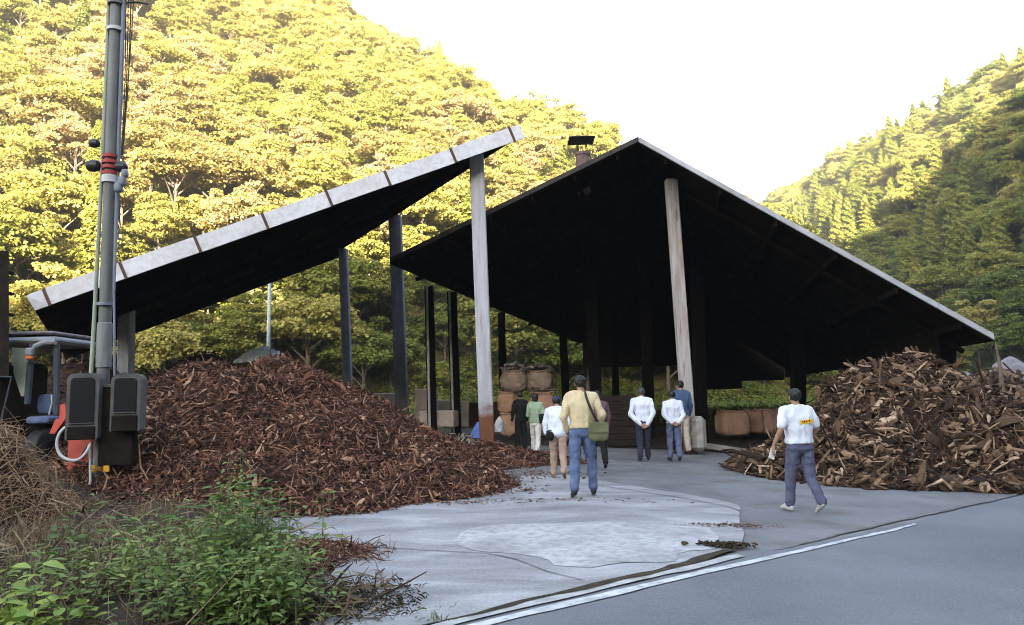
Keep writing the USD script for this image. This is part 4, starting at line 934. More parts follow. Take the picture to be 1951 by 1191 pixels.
def person(label, px, py, tall, yaw, shirt, trousers, shoe, lean=0.0, legs=((.25, .1), (-.2, .35)), armL=None, armR=None, sleeve='long', head_turn=0.0, head_down=0.0, hem=.90, loose=.0, hat=None, belt=True, collar=None, seed=1, girth=1.0, hair_len=0, stance=.085, splay=.03, Y=None, feet_z=None, hairmat=None):
    g = gnd(px, py) if Y is None else at(px, py, Y); d = np.linalg.norm((g - EYEP)[:2]); H = tall / F_PX * g[1]; sc = H / 1.785
    t = thing('person', label, 'person', (g[0], g[1], zflat(g[0], 0) + .008 if Y is None else g[2]), yaw, None, None, sc)
    PV = np.array([0, 0, .92]); ca, sa = math.cos(lean), math.sin(lean)
    def L(p):
        p = np.asarray(p, float) - PV; return np.array([p[0], p[1] * ca + p[2] * sa, -p[1] * sa + p[2] * ca]) + PV
    gr = girth
    # legs
    J = []
    for sx, (a, k) in zip((-1, 1), legs):
        h = np.array([sx * stance, 0, .90]); kn = h + .43 * np.array([sx * splay, math.sin(a), -math.cos(a)]); an = kn + .40 * np.array([sx * splay * .6, math.sin(a - k), -math.cos(a - k)]); J.append((h, kn, an, a - k))
    foot_dirs = [np.array([sx * .12, math.cos(min(0, th)), math.sin(min(0, th) * .9)]) for sx, (_, _, _, th) in zip((-1, 1), J)]
    low = min(min(an[2], (an + f * .15)[2]) for (_, _, an, _), f in zip(J, foot_dirs)) - .075; dz = np.array([0, 0, -low])
    J = [(h + dz, k + dz, a + dz, th) for h, k, a, th in J]; PV = PV + dz
    def U(p): return L(np.asarray(p, float) + dz)
    tb = []; le = []
    for (h, kn, an, th), f in zip(J, foot_dirs):
        le += [bone(h, .085 * gr, kn, .055), bone(kn, .053, kn + (an - kn) * .35, .052), bone(kn + (an - kn) * .35, .052, an, .036)]
    pelvis = sph(np.array([0, -.01, .93]) + dz, (.165 * gr, .115 * gr, .10)); waist = sph(U([0, 0, 1.06]), (.140 * gr, .098 * gr, .10)); chest = sph(U([0, .0, 1.27]), (.165 * gr, .110 * gr, .15))
    shl, shr = U([-.185 * gr, 0, 1.415]), U([.185 * gr, 0, 1.415]); nb = U([0, .0, 1.475]); hc = U([0, .025, 1.625]) + [0, head_down * .02, -head_down * .02]
    torso = [hull(chest, sph(shl, .055), sph(shr, .055), sph(nb, .055)), hull(chest, waist), hull(waist, pelvis)]
    ht = head_turn
    def HD(p):
        x, y, z = p; y, z = y * math.cos(head_down) + z * math.sin(head_down), -y * math.sin(head_down) + z * math.cos(head_down)
        return hc + np.array([x * math.cos(ht) - y * math.sin(ht), x * math.sin(ht) + y * math.cos(ht), z])
    head = [sph(HD([0, -.008, .025]), (.074, .092, .088)), hull(sph(HD([0, .03, -.02]), .062), sph(HD([0, .052, -.075]), .034), sph(HD([0, .0, -.05]), .055)), bone(HD([0, .088, .010]), .010, HD([0, .108, -.022]), .013, 8),
            hull(sph(HD([-.016, .084, -.052]), .009, 8), sph(HD([.016, .084, -.052]), .009, 8))]
    for sx in (-1, 1): head.append(sph(HD([sx * .078, -.005, -.005]), (.010, .022, .032), 10))
    neck = [bone(nb - [0, 0, .02], .058, HD([0, -.012, -.05]), .053)]
    arms, hands, slv = [], [], []
    for sx, arm, sh in ((-1, armL, shl), (1, armR, shr)):
        arm = arm or dict(e=(sx * .25, -.03, 1.13), w=(sx * .26, .06, .89), d=(0, .15, -1), n=(-sx, 0, 0), s=(0, 1, 0))
        e_, w_ = U(arm['e']), U(arm['w'])
        arms += [bone(sh, .052, e_, .040), bone(e_, .040, w_, .026)]; hands += hand(w_ + (w_ - e_) / np.linalg.norm(w_ - e_) * .015, arm['d'], arm['n'], arm['s'])
        if sleeve == 'long': slv += [bone(sh, .070, e_, .058), bone(e_, .057, w_ - (w_ - e_) * .06, .042)]
        else: slv += [bone(sh, .072, sh + (e_ - sh) * .72, .066)]
    body = soften(union(le + torso + head + neck + arms), .03, 6)
    hm = tri(union(hands)); body = trimesh.util.concatenate([body, hm])
    bm = part(t, 'body', body, SKIN, 60)
    for sx in (-1, 1): part(bm, 'eye', tri(sph(HD([sx * .032, .082, .008]), .011, 10)), MT['eye'], True)
    # clothes
    o = .020
    hz = hem
    th = [hull(sph(U([0, 0, 1.27]), (.165 * gr + o + .012, .110 * gr + o + .010, .16)), sph(shl, .075), sph(shr, .075), sph(U([0, -.005, 1.465]), .072)),
          hull(sph(U([0, 0, 1.27]), (.165 * gr + o + .012, .110 * gr + o + .010, .16)), sph(U([0, -.012, 1.05]), (.150 * gr + o + loose * .6, .108 * gr + o + loose * .6, .09))),
          hull(sph(U([0, -.012, 1.05]), (.150 * gr + o + loose * .6, .108 * gr + o + loose * .6, .09)), sph(np.array([0, -.012, .94]) + dz, (.165 * gr + o + loose, .118 * gr + o + loose, .12)))]
    sm = union(th + slv)
    cut = m3.Manifold.cube([2, 2, 1.0], True).translate([0, 0, float(hz + dz[2] - .5)])
    # only the torso is cut at the hem
    sm = union([union(th) - cut] + slv) - sph(HD([0, 0, -.03]), .06)
    part(t, 'shirt', soften(sm, .020, 3, .027, 8.0, seed, (1, 1, .5)), shirt, 60)
    if collar is not None:
        part(t, 'collar', soften(hull(sph(nb + [0, -.005, .0], (.066, .062, .03)), sph(nb + [0, .0, .035], (.060, .058, .012))), .02, 3), collar, 60)
    tr = [hull(sph(np.array([0, -.012, .985]) + dz, (.150 * gr + .012, .108 * gr + .012, .05)), sph(np.array([0, -.015, .90]) + dz, (.168 * gr + .014, .122 * gr + .012, .09)))]
    for (h, kn, an, _) in J:
        tr += [hull(sph(h + [0, -.012, .0], (.098 * gr, .108 * gr, .10)), sph(kn, .073)), bone(kn, .073, an + (kn - an) * .08 + [0, -.004, 0], .064)]
    trm = union(tr)
    part(t, 'trousers', soften(trm, .020, 3, .022, 9.0, seed + 5, (1, 1, .8)), trousers, 60)
    if belt:
        bl = hull(sph(np.array([0, -.012, .985]) + dz, (.150 * gr + .026, .108 * gr + .026, .05))) - m3.Manifold.cube([2, 2, 1], True).translate([0, 0, float(dz[2] + .955 - .5)]) - m3.Manifold.cube([2, 2, 1], True).translate([0, 0, float(dz[2] + .992 + .5)])
        if hem >= .97: part(t, 'belt', tri(bl), MT['belt'], 40)
    for (h, kn, an, _), f in zip(J, foot_dirs):
        f = f / np.linalg.norm(f); dn = np.array([0, -f[2] , -f[1]]); dn /= np.linalg.norm(dn); sd = np.cross(f, dn)
        heel = an - f * .035 + dn * .035; ball = an + f * .115 + dn * .045; toe = an + f * .165 + dn * .052
        ms = hull(sph(heel, .036), sph(heel + dn * .018, .034), sph(an + f * .02, .040), sph(ball + sd * .02, .026), sph(ball - sd * .02, .026), sph(toe, .022), sph(toe + sd * .012, .020))
        part(t, 'shoe', tri(ms.refine_to_length(.03)), shoe, 50)
    # hair or cap
    hr = sph(HD([0, -.014, .030]), (.086, .104, .096), 24) - m3.Manifold.cube([.4, .2, .17], True).translate([0, 0, 0]).rotate([0, 0, 0]).translate([0, .135, -.045]).rotate([0, 0, math.degrees(ht)]).translate([float(x) for x in HD([0, 0, 0])])
    low_ = m3.Manifold.cube([.4, .4, .2], True).translate([float(x) for x in (HD([0, 0, 0]) - [0, 0, .145 + .05 * hair_len])])
    if hair_len: hr = union([hr, hull(sph(HD([0, -.03, .02]), (.088, .085, .08)), sph(HD([0, -.045, -.06 - .04 * hair_len]), (.075, .055, .04)))])
    hr = hr - low_
    part(t, 'hair', soften(hr, .012, 2, .014, 34.0, seed), hairmat or HAIR, 60)
    if hat is not None:
        cp = sph(HD([0, -.010, .045]), (.094, .110, .088), 24) - m3.Manifold.cube([.5, .5, .3], True).translate([float(x) for x in (HD([0, 0, .045]) - [0, 0, .15])])
        br = hull(sph(HD([-.05, .09, .05]), (.02, .02, .006)), sph(HD([.05, .09, .05]), (.02, .02, .006)), sph(HD([0, .17, .042]), (.03, .015, .005)))
        c_ = part(t, 'cap', tri(cp), hat, 50); part(c_, 'brim', tri(br), hat, 50); part(c_, 'button', tri(sph(HD([0, -.01, .134]), .009, 8)), hat, 50)
    return t, g, sc, dict(U=U, dz=dz, nb=nb, shr=shr, shl=shl, J=J, HD=HD)
def world(t3, yaw, g, sc, p):
    p = np.asarray(p) * sc; c_, s_ = math.cos(yaw), math.sin(yaw); return np.array([g[0] + p[0] * c_ - p[1] * s_, g[1] + p[0] * s_ + p[1] * c_, zflat(g[0], 0) + p[2]])
BACK = lambda sx, z=.86: dict(e=(sx * .245, -.10, 1.12), w=(sx * .075, -.185, z), d=(-sx, -.10, -.18), n=(0, -1, .1), s=(0, 0, 1))
C_ = {}
C_['cream'] = cloth('cream_sweater', (.62, .51, .32), (.52, .42, .25)); C_['white'] = cloth('white_shirt', (.66, .68, .76), (.54, .56, .65)); C_['tee'] = cloth('white_tee', (.68, .69, .74), (.58, .60, .66))
C_['jean'] = cloth('blue_jeans', (.125, .165, .275), (.07, .095, .17)); C_['charcoal'] = cloth('charcoal', (.045, .047, .065), (.03, .03, .042)); C_['greyblue'] = cloth('grey_blue', (.125, .15, .235), (.085, .10, .16))
C_['beige'] = cloth('beige', (.40, .29, .22), (.30, .21, .16)); C_['cream_trouser'] = cloth('cream_trouser', (.50, .43, .34), (.42, .35, .27)); C_['greentop'] = cloth('pale_green', (.29, .36, .25), (.20, .26, .17))
C_['black'] = cloth('black', (.02, .02, .018), (.012, .012, .012)); C_['bluejacket'] = cloth('blue_jacket', (.075, .12, .22), (.045, .075, .14)); C_['navy'] = cloth('navy_cap', (.04, .05, .13), (.03, .035, .09)); C_['red'] = cloth('red', (.35, .04, .05), (.24, .03, .035)); C_['slate'] = cloth('slate_trouser', (.105, .11, .165), (.07, .073, .115)); C_['whitepant'] = cloth('white_trouser', (.62, .58, .52), (.5, .46, .42))
def plaid():
    n = {'co': ('texture_coordinate', {}), 'w1': ('wave_texture', {'bands_direction': 'x', 'scale': 7.0}), 'w2': ('wave_texture', {'bands_direction': 'z', 'scale': 7.0}), 'm': ('mix', {'color1': (.03, .025, .035), 'color2': (.20, .035, .05)}), 'm2': ('mix', {'color2': (.09, .08, .10)}), 'p': ('principled_bsdf', {'roughness': .9})}
    return usdkit.material(stage, '/World/Looks/plaid', n, [('co.object', 'w1.vector'), ('co.object', 'w2.vector'), ('w1.fac', 'm.fac'), ('m.color', 'm2.color1'), ('w2.fac', 'm2.fac'), ('m2.color', 'p.base_color')], surface='p.BSDF')
# man in the cream sweater
ylab = 'man in cream sweater and blue jeans walking with a green shoulder bag'
t, g, sc, K = person(ylab, 1113, 947, 227, 0.0, C_['cream'], C_['jean'], MT['shoe_dark'], legs=((-.16, .20), (.16, .10)), armL=dict(e=(-.27, -.03, 1.15), w=(-.22, .09, .93), d=(.2, .5, -.8), n=(1, 0, 0), s=(0, 1, 0)), armR=dict(e=(.29, -.06, 1.16), w=(.25, .05, .96), d=(-.1, .5, -.8), n=(-1, 0, 0), s=(0, 1, 0)), collar=C_['red'], hem=.975, seed=3, girth=1.0, stance=.09, splay=.09)
MT['bagolive'] = mat('olive_canvas', (.085, .095, .045), .9, (.14, .14, .07), 6, 5, bump=.4, bscale=40, coords='object', bdist=.01)
def W(p, yaw=0.0): return world(None, yaw, g, sc, p)
bagc = K['U']([.235, -.15, .93]); sb = thing('shoulder_bag', 'olive green shoulder bag hanging behind the hip of the man in the cream sweater', 'bag', W(bagc), -.15)
part(sb, 'pouch', superq(.30 * sc, .14 * sc, .28 * sc, 3.4, 5, .035), MT['bagolive'], True); part(sb, 'flap', cbox(.29 * sc, .02 * sc, .15 * sc, .008, (0, -.066 * sc, .055 * sc)), MT['bagolive']); part(sb, 'front_pocket', superq(.18 * sc, .05 * sc, .10 * sc, 4, 6, .005), MT['bagolive'], True)
U = K['U']; stp = [U([.23, -.10, 1.06]), U([.16, -.155, 1.18]), U([.10, -.160, 1.32]), U([.065, -.125, 1.44]), U([.06, -.03, 1.512]), U([.07, .06, 1.49])]
lp = [W(p) - W(bagc) for p in stp]; c_, s_ = math.cos(.15), math.sin(.15); lp = [np.array([p[0] * c_ - p[1] * s_, p[0] * s_ + p[1] * c_, p[2]]) for p in lp]
part(sb, 'strap', tube([np.array([np.interp(u, np.linspace(0, 1, 6), [p[k] for p in lp]) for k in range(3)]) for u in np.linspace(0, 1, 18)], .019, 8), MT['rubber'])
# man with the cap, stooping
t, g, sc, K = person('stooping man in navy cap, loose white shirt and beige trousers', 1065, 912, 158, -.05, C_['white'], C_['beige'], MT['shoe_tan'], lean=.24, legs=((.16, .14), (-.22, .40)), armL=dict(e=(-.26, .05, 1.15), w=(-.24, .10, .95), d=(0, .3, -1), n=(1, 0, 0), s=(0, 1, 0)), armR=dict(e=(.27, .02, 1.14), w=(.22, .12, .95), d=(0, .3, -1), n=(-1, 0, 0), s=(0, 1, 0)), hat=C_['navy'], hem=.80, loose=.035, seed=11, head_down=.35)
wp = world(None, -.05, g, sc, K['U']([-.17, -.15, .86])); x = thing('waist_pouch', 'round black pouch at the left hip of the stooping man in the cap', 'pouch', wp); part(x, 'pouch', superq(.15, .09, .17, 2.6, 3, .01), C_['black'], True); part(x, 'band', tube([[-.06, .03, .08], [0, .05, .11], [.12, .06, .10]], .012, 6), MT['rubber'])
# woman in the pale green top, and the dark-clad person beside her
t, g, sc, K = person('woman in pale green top and white trousers with a dark bag', 1022, 870, 120, -.25, C_['greentop'], C_['whitepant'], MT['shoe_tan'], lean=.05, legs=((.20, .08), (-.25, .35)), armL=dict(e=(-.22, .02, 1.14), w=(-.16, .18, 1.02), d=(.3, 1, -.2), n=(1, 0, 0), s=(0, 0, 1)), hem=.90, hair_len=1.2, seed=21, girth=.88, stance=.075)
wb = world(None, -.25, g, sc, K['U']([.22, -.07, 1.05])); x = thing('handbag', 'dark handbag under the arm of the woman in the pale green top', 'handbag', wb, -.5); part(x, 'pouch', superq(.30, .11, .24, 4, 9, .01), C_['black'], True); part(x, 'strap', tube([[-.10, 0, .1], [-.14, .02, .28], [-.16, .05, .42], [-.12, .10, .40], [-.04, .10, .12]], .012, 6), MT['rubber'])
person('person in black standing beside the woman with white trousers', 993, 860, 112, .45, C_['black'], C_['black'], MT['shoe_dark'], legs=((.05, .05), (-.05, .06)), seed=25, girth=.92)
person('person in dark plaid shirt mostly hidden behind the man in cream', 1142, 893, 146, .1, plaid(), C_['black'], MT['shoe_dark'], legs=((.22, .1), (-.16, .25)), armR=dict(e=(.27, .02, 1.14), w=(.25, .06, .90), d=(0, .1, -1), n=(-1, 0, 0), s=(0, 1, 0)), collar=C_['red'], seed=27, girth=.98)
# two men with their hands behind their backs
person('man in white shirt and charcoal trousers with hands clasped behind', 1228, 879, 138, -.05, C_['white'], C_['charcoal'], MT['shoe_dark'], lean=.06, legs=((-.08, .16), (.14, .06)), armL=dict(e=(-.30, -.07, 1.10), w=(-.06, -.19, .84), d=(1, -.1, -.25), n=(0, -1, .1), s=(0, 0, 1)), armR=BACK(1, .82), hem=.86, seed=31, girth=1.06, hairmat=mat('grey_hair', (.035, .033, .032), .6, (.07, .07, .07), 30, 4, coords='object'))
person('man in white shirt and grey-blue trousers, hands behind his back', 1286, 879, 132, .05, C_['white'], C_['greyblue'], MT['shoe_dark'], legs=((.04, .04), (-.08, .12)), armL=BACK(-1, .93), armR=BACK(1, .93), hem=.93, seed=33, girth=1.0)
person('tall man in blue jacket and cream trousers beside the pale column', 1302, 866, 139, .35, C_['bluejacket'], C_['cream_trouser'], MT['shoe_dark'], legs=((.05, .03), (-.06, .06)), hem=.84, loose=.01, seed=35, girth=1.04, head_turn=.5)
# man in the printed shirt
ry = .22
t, g, sc, K = person('man in white T-shirt with yellow back print walking by the wood heap', 1530, 976, 232, ry, C_['tee'], C_['slate'], MT['shoe_light'], legs=((.22, .08), (-.20, .42)), armL=dict(e=(-.31, -.06, 1.17), w=(-.37, .04, .95), d=(-.15, .2, -1), n=(1, 0, 0), s=(0, 1, 0)), armR=dict(e=(.30, -.02, 1.17), w=(.27, .14, 1.0), d=(0, .6, -.7), n=(-1, 0, 0), s=(0, 1, 0)), sleeve='short', hem=.965, loose=.012, seed=41, girth=1.10, head_turn=-.15)
MT['print'] = mat('yellow_print', (.75, .42, .02), .8, coords='object')
pb = K['U']([.045, -.160, 1.275])
sh_mesh = None
pr = part(t, 'back_print', cbox(.20, .010, .058, .004, pb, ry=-.10), MT['print'])
for k, (dx, w_, h_, sl) in enumerate(((-.062, .012, .030, .2), (-.038, .022, .010, 0), (-.038, .010, .032, .1), (-.005, .026, .009, .3), (.002, .010, .034, -.2), (.040, .028, .010, 0), (.045, .011, .030, .25))):
    part(pr, 'mark', cbox(w_, .006, h_, .002, np.array(pb) + [dx, -.006, .006 + dx * .10], ry=sl), MT['belt'])
wl = world(None, ry, g, sc, K['U']([-.385, .07, .83])); x = thing('paper', 'folded white paper in the left hand of the man in the printed shirt', 'paper', wl, .4)
MT['paper'] = mat('paper', (.74, .74, .74), .8); part(x, 'sheet', cbox(.10, .006, .14, .002, (0, 0, 0), ry=.4), MT['paper']); part(x, 'fold', cbox(.09, .005, .11, .002, (.012, .012, -.01), ry=.6, rz=.2), MT['paper'])

# ------------------------------------------------------------------ utility pole with meter boxes
B = gnd(187, 968); PY = B[1]
MT['pole'] = mat('pole_steel', (.105, .11, .105), .6, (.165, .17, .165), 2.5, 6, stretch=(5, 5, .5), metal=.2); MT['sleeve'] = mat('pole_sleeve', (.22, .22, .22), .6, (.15, .15, .15), 3, 6, stretch=(5, 5, .5))
MT['conduit'] = mat('green_conduit', (.30, .34, .26), .6, (.22, .25, .19), 2, 5, stretch=(5, 5, .5)); MT['bluepipe'] = mat('grey_conduit', (.20, .22, .27), .6, (.14, .15, .19), 2, 5, stretch=(5, 5, .5))
MT['meter'] = mat('meter_grey', (.105, .102, .10), .7, (.065, .063, .06), 3, 6, spec=.15); MT['meterdark'] = mat('meter_window', (.008, .008, .009), .5, spec=.15); MT['dirtydark'] = mat('dark_cabinet', (.011, .009, .008), .85, (.02, .016, .012), 4, 5, spec=.06)
MT['redtape'] = mat('red_tape', (.36, .05, .045), .6, (.24, .035, .03), 9, 4); MT['whitewire'] = mat('white_cable', (.46, .46, .46), .5); MT['yellowtag'] = mat('yellow_tag', (.62, .34, .03), .6, (.45, .22, .02), 20, 4); MT['blackish'] = mat('dark_bakelite', (.03, .03, .032), .35)
up_ = thing('utility_pole', 'grey steel utility pole with two meter boxes and conduits at the left', 'utility pole', (0, 0, 0))
def on(px, py, dy=0.0): return at(px, py, PY + dy)
pb_, pt_ = on(187, 980), on(223, -40)
ptop = pb_ + (pt_ - pb_) * 1.25
def pole_at(py):
    lo, hi = 0, 1.3
    for _ in range(40):
        m_ = (lo + hi) / 2; p = pb_ + (pt_ - pb_) * m_; q_ = p - EYEP; yy = H_PX / 2 - q_ @ UP / (q_ @ FW) * F_PX; lo, hi = (m_, hi) if yy > py else (lo, m_)
    return pb_ + (pt_ - pb_) * lo
part(up_, 'shaft', tube([pb_ - [0, 0, .6], pole_at(500), ptop], [.098, .092, .080], 20), MT['pole'])
part(up_, 'sleeve', tube([pole_at(700), pole_at(640), pole_at(617), pole_at(615)], [.112, .112, .110, .098], 20), MT['sleeve'])
for py, r in ((580, .135), (57, .125)): part(up_, 'strap_band', tube([pole_at(py + 3), pole_at(py - 3)], [r, r], 20), MT['whitewire'] if py < 100 else MT['bluepipe'])
c1 = [on(173, 716, -.10), on(180, 600, -.06), on(186, 480, -.04), on(194, 330, 0), on(203, 130, 0), on(209, -60, 0)]
part(up_, 'conduit', tube(c1, .030, 10), MT['conduit'], label='pale green conduit down the left side')
c2 = [on(218, 716, -.08), on(218, 640, -.06), on(217, 560, -.05), on(221, 420, 0), on(229, 200, 0), on(238, -60, 0)]
part(up_, 'conduit', tube(c2, [.016, .017, .018, .03, .033, .033], 10), MT['bluepipe'])
for px, py, r in ((180, 273, .075), (178, 316, .10), (231, 318, .085)): 
    c = on(px, py, -.03); part(up_, 'insulator', tube([c - [r * 1.1, 0, 0], c - [r * .8, 0, 0], c, c + [r * .8, 0, 0], c + [r * 1.15, 0, 0]], [r * .3, r * .85, r, r * .85, r * .3], 14), MT['blackish'])
for py in (299, 310, 320, 331): part(up_, 'red_band', tube([pole_at(py + 3) - [.0, .0, 0], pole_at(py - 3)], [.128, .128], 20), MT['redtape'])
for k, py in enumerate((338, 345)): part(up_, 'wrap', tube([pole_at(py + 4), pole_at(py - 3)], [.122, .12], 20), MT['whitewire'])
for px, py, s_ in ((233, 345, .075), (226, 357, .08), (238, 330, .06)):
    c = on(px, py, -.10); part(up_, 'cable_clamp', superq(s_ * 1.6, s_ * 1.6, s_ * 2.2, 3, px, .01, 3).apply_translation(c), MT['bluepipe'])
for x0, x1, x2 in ((246, 241, 232), (252, 244, 234), (259, 243, 233), (241, 238, 231)):
    part(up_, 'drop_wire', tube([on(x0, -80, .05), on((x0 + x1) / 2, 60, .04), on(x1, 170, .02), on(x2, 295, -.02)], .008, 6), MT['rubber'])
for a_, b_ in (((235, 6), (283, 8)), ((237, 2), (268, -6))): part(up_, 'wire_arm', tube([on(*a_), on((a_[0] + b_[0]) / 2, b_[1] - 4), on(*b_)], .014, 6), MT['rubber'])
part(up_, 'pole_bracket', tube([pole_at(10), pole_at(-8)], [.13, .13], 16), MT['pole'])
def rounded_box(w, d, h, r=.09):
    import shapely.geometry as sg2
    p = sg2.box(-w / 2 + .02, -h / 2 + .02, w / 2 - .02, h / 2 - r).union(sg2.Point(0, 0).buffer(.001)); top_ = sg2.box(-w / 2 + r, -h / 2 + .02, w / 2 - r, h / 2 - .02)
    p = sg2.MultiPoint([(x_, y_) for x_ in (-w / 2 + r, w / 2 - r) for y_ in (h / 2 - r,)]).buffer(r, 12).union(sg2.box(-w / 2 + .025, -h / 2 + .025, w / 2 - .025, -h / 2 + .05).buffer(.025)).convex_hull
    m = trimesh.creation.extrude_polygon(p, d); m.apply_transform(trimesh.transformations.rotation_matrix(PI / 2, [1, 0, 0])); m.apply_translation([0, d / 2, 0]); return m
def meter(px0, px1, py0, py1, win, lower, lab, yawm):
    a, b = on(px0, py1, -.26), on(px1, py0, -.26); w, h = b[0] - a[0], b[2] - a[2]; c = np.array([(a[0] + b[0]) / 2, a[1], (a[2] + b[2]) / 2]); R_ = trimesh.transformations.rotation_matrix(yawm, [0, 0, 1])
    def pl(m): m.apply_transform(R_); m.apply_translation(c); return m
    bx = part(up_, 'meter_box', pl(rounded_box(w, .24, h, .10)), MT['meter'], 25, lab)
    fw = w * .74; part(bx, 'window', pl(rounded_box(fw, .02, h * win, .06).apply_translation([0, -.128, h * (.5 - win / 2 - .07)])), MT['meterdark'], 25)
    part(bx, 'lower_cover', pl(cbox(w * .86, .03, h * (1 - win - .12), .012, (0, -.130, -h * (.5 - (1 - win - .12) / 2) + .0))), MT['dirtydark'])
    part(bx, 'ledge', pl(cbox(fw, .03, .012, .004, (0, -.138, h * (.5 - win - .075)))), MT['meter'])
    part(bx, 'hinge', pl(cbox(.03, .03, .05, .006, (-w * .2, 0, h / 2 + .005))), MT['meter'])
meter(132, 195, 711, 838, .68, True, 'wider meter box on the left of the pole', .12)
meter(216, 274, 713, 822, .60, True, 'narrower meter box on the right of the pole', .10)
a, b = on(190, 888, -.14), on(262, 735, -.14); part(up_, 'switch_cabinet', cbox(b[0] - a[0], .16, b[2] - a[2], .02, (a + b) / 2), MT['dirtydark'])
a, b = on(195, 735, -.22), on(217, 735, -.22); part(up_, 'mounting_bar', cbox(.34, .04, .05, .006, (a + b) / 2), MT['meter'])
lp = [on(136, 812, -.36), on(120, 818, -.38), on(109, 838, -.40), on(112, 862, -.40), on(128, 875, -.40), on(148, 876, -.38), on(164, 862, -.36), on(172, 845, -.30)]
lp = np.array(lp); uu = np.linspace(0, 7, 40); from scipy.interpolate import CubicSpline
part(up_, 'cable_loop', tube(CubicSpline(range(8), lp)(uu), .022, 8), MT['whitewire'])
part(up_, 'hook_pipe', tube(CubicSpline(range(5), np.array([on(172, 845, -.28), on(172, 905, -.28), on(170, 925, -.28), on(160, 940, -.28), on(154, 932, -.28)]))(np.linspace(0, 4, 24)), .018, 8), MT['whitewire'])
for px in (176, 203): c = on(px, 893, -.20); part(up_, 'yellow_tag', cbox(.10 if px == 176 else .09, .03, .10, .008, c), MT['yellowtag'])
part(up_, 'yellow_band', tube([pole_at(897), pole_at(889)], [.115, .115], 20), MT['yellowtag'])
MT['red'] = mat('red_sheet', (.42, .075, .045), .6, (.30, .05, .035), 3, 6)
a, b = at(126, 900, PY + .12), at(176, 826, PY + .12); x = thing('red_box', 'red steel box standing behind the foot of the utility pole', 'box', ((a[0] + b[0]) / 2, a[1] + .12, a[2])); part(x, 'body', cbox(b[0] - a[0], .22, b[2] - a[2], .015, (0, 0, (b[2] - a[2]) / 2)), MT['red']); part(x, 'handle', tube([[.02, -.12, .20], [.06, -.16, .24], [.12, -.13, .38]], .018, 6), MT['rubber']); part(x, 'base_slot', cbox(.20, .02, .06, .004, (0, -.112, .06)), MT['dirtydark'])
part(x, 'foot', cbox(b[0] - a[0] - .04, .18, a[2] + .02, .01, (0, 0, -a[2] / 2 - .01)), MT['dirtydark'])

# ------------------------------------------------------------------ wheel loader at the left edge
LY = 12.6; lo = thing('loader', 'dark compact loader with pale cab roof at the left edge behind the brush', 'loader', (0, 0, 0))
MT['cab'] = mat('cab_blue_grey', (.055, .065, .085), .6, (.035, .042, .055), 3, 5); MT['cabroof'] = mat('cab_roof', (.22, .235, .25), .6, (.14, .15, .16), 3, 5); MT['machine'] = mat('dark_machine', (.010, .008, .007), .8, (.02, .015, .011), 4, 5, spec=.08); MT['amber'] = mat('amber_lens', (.50, .13, .03), .25, spec=.6); MT['seatblue'] = mat('blue_seat', (.11, .155, .27), .7, (.07, .10, .19), 6, 5, bump=.3, bscale=20)
MT['roofrack'] = mat('roof_rack', (.12, .10, .12), .7, (.2, .17, .19), 8, 5); MT['loaderred'] = mat('loader_red', (.52, .09, .06), .5, (.40, .06, .04), 5, 5)
def lp_(px, py, dy=0): return at(px, py, LY + dy)
a, b = lp_(-60, 656), lp_(108, 643); part(lo, 'cab_roof', cbox(b[0] - a[0], 1.3, .13, .05, ((a[0] + b[0]) / 2, LY + .65, (a[2] + b[2]) / 2)), MT['cabroof'])
a = lp_(30, 634); part(lo, 'roof_board', cbox(1.15, 1.2, .06, .02, (a[0], LY + .7, a[2])), MT['roofrack'])
for (x0, y0), (x1, y1), dy, r in (((62, 655), (52, 770), .0, .05), ((108, 655), (108, 790), .05, .05), ((-40, 655), (-48, 780), .0, .05), ((106, 655), (104, 780), 1.2, .04)):
    part(lo, 'cab_post', tube([lp_(x0, y0, dy), lp_(x1, y1, dy)], r, 8), MT['cab'])
part(lo, 'roof_arch', tube([lp_(58, 690, -.04), lp_(60, 672, -.05), lp_(68, 660, -.06), lp_(84, 653, -.05), lp_(106, 652, -.03)], .05, 10), MT['cabroof'])
pane = hullp([lp_(22, 662, .03), lp_(54, 664, .03), lp_(46, 755, .03), lp_(40, 755, .03), lp_(22, 700, .03), lp_(22, 662, .05), lp_(54, 664, .05), lp_(46, 755, .05), lp_(40, 755, .05), lp_(22, 700, .05)])
MT['paleglass'] = mat('hazy_glass', (.33, .35, .28), .2, (.27, .29, .22), 4, 4, spec=.6); part(lo, 'windscreen', pane, MT['paleglass'], False)
for px in (57, 6):
    c = lp_(px, 676, -.12); part(lo, 'lamp_bracket', cbox(.13, .10, .13, .02, c + [0, 0, .05]), MT['cabroof']); part(lo, 'turn_lamp', cbox(.12, .10, .07, .02, c - [0, 0, .05]), MT['amber'])
a, b = lp_(-70, 830), lp_(24, 690); part(lo, 'engine_cover', cbox(b[0] - a[0], 1.2, b[2] - a[2], .08, ((a[0] + b[0]) / 2, LY + .45, (a[2] + b[2]) / 2)), MT['machine'])
a, b = lp_(20, 830), lp_(112, 792, .5); part(lo, 'chassis', cbox(b[0] - a[0], 1.5, b[2] - a[2] + .1, .05, ((a[0] + b[0]) / 2, LY + 1.0, (a[2] + b[2]) / 2)), MT['machine'])
part(lo, 'lift_mast', hullp([lp_(x_, y_, dy) for x_, y_ in ((-14, 478), (17, 478), (-18, 720), (17, 720)) for dy in (-.35, -.15)]), MT['machine'], False)
for py in (520, 560, 600, 640): part(lo, 'mast_lug', cbox(.09, .12, .05, .01, lp_(19, py, -.25)), MT['machine'])
part(lo, 'control_rod', tube([lp_(2, 800, -.4), lp_(12, 760, -.4), lp_(22, 718, -.4)], .012, 6), MT['cab']); part(lo, 'cross_rail', tube([lp_(-20, 718, -.4), lp_(22, 718, -.4)], .014, 6), MT['cab'])
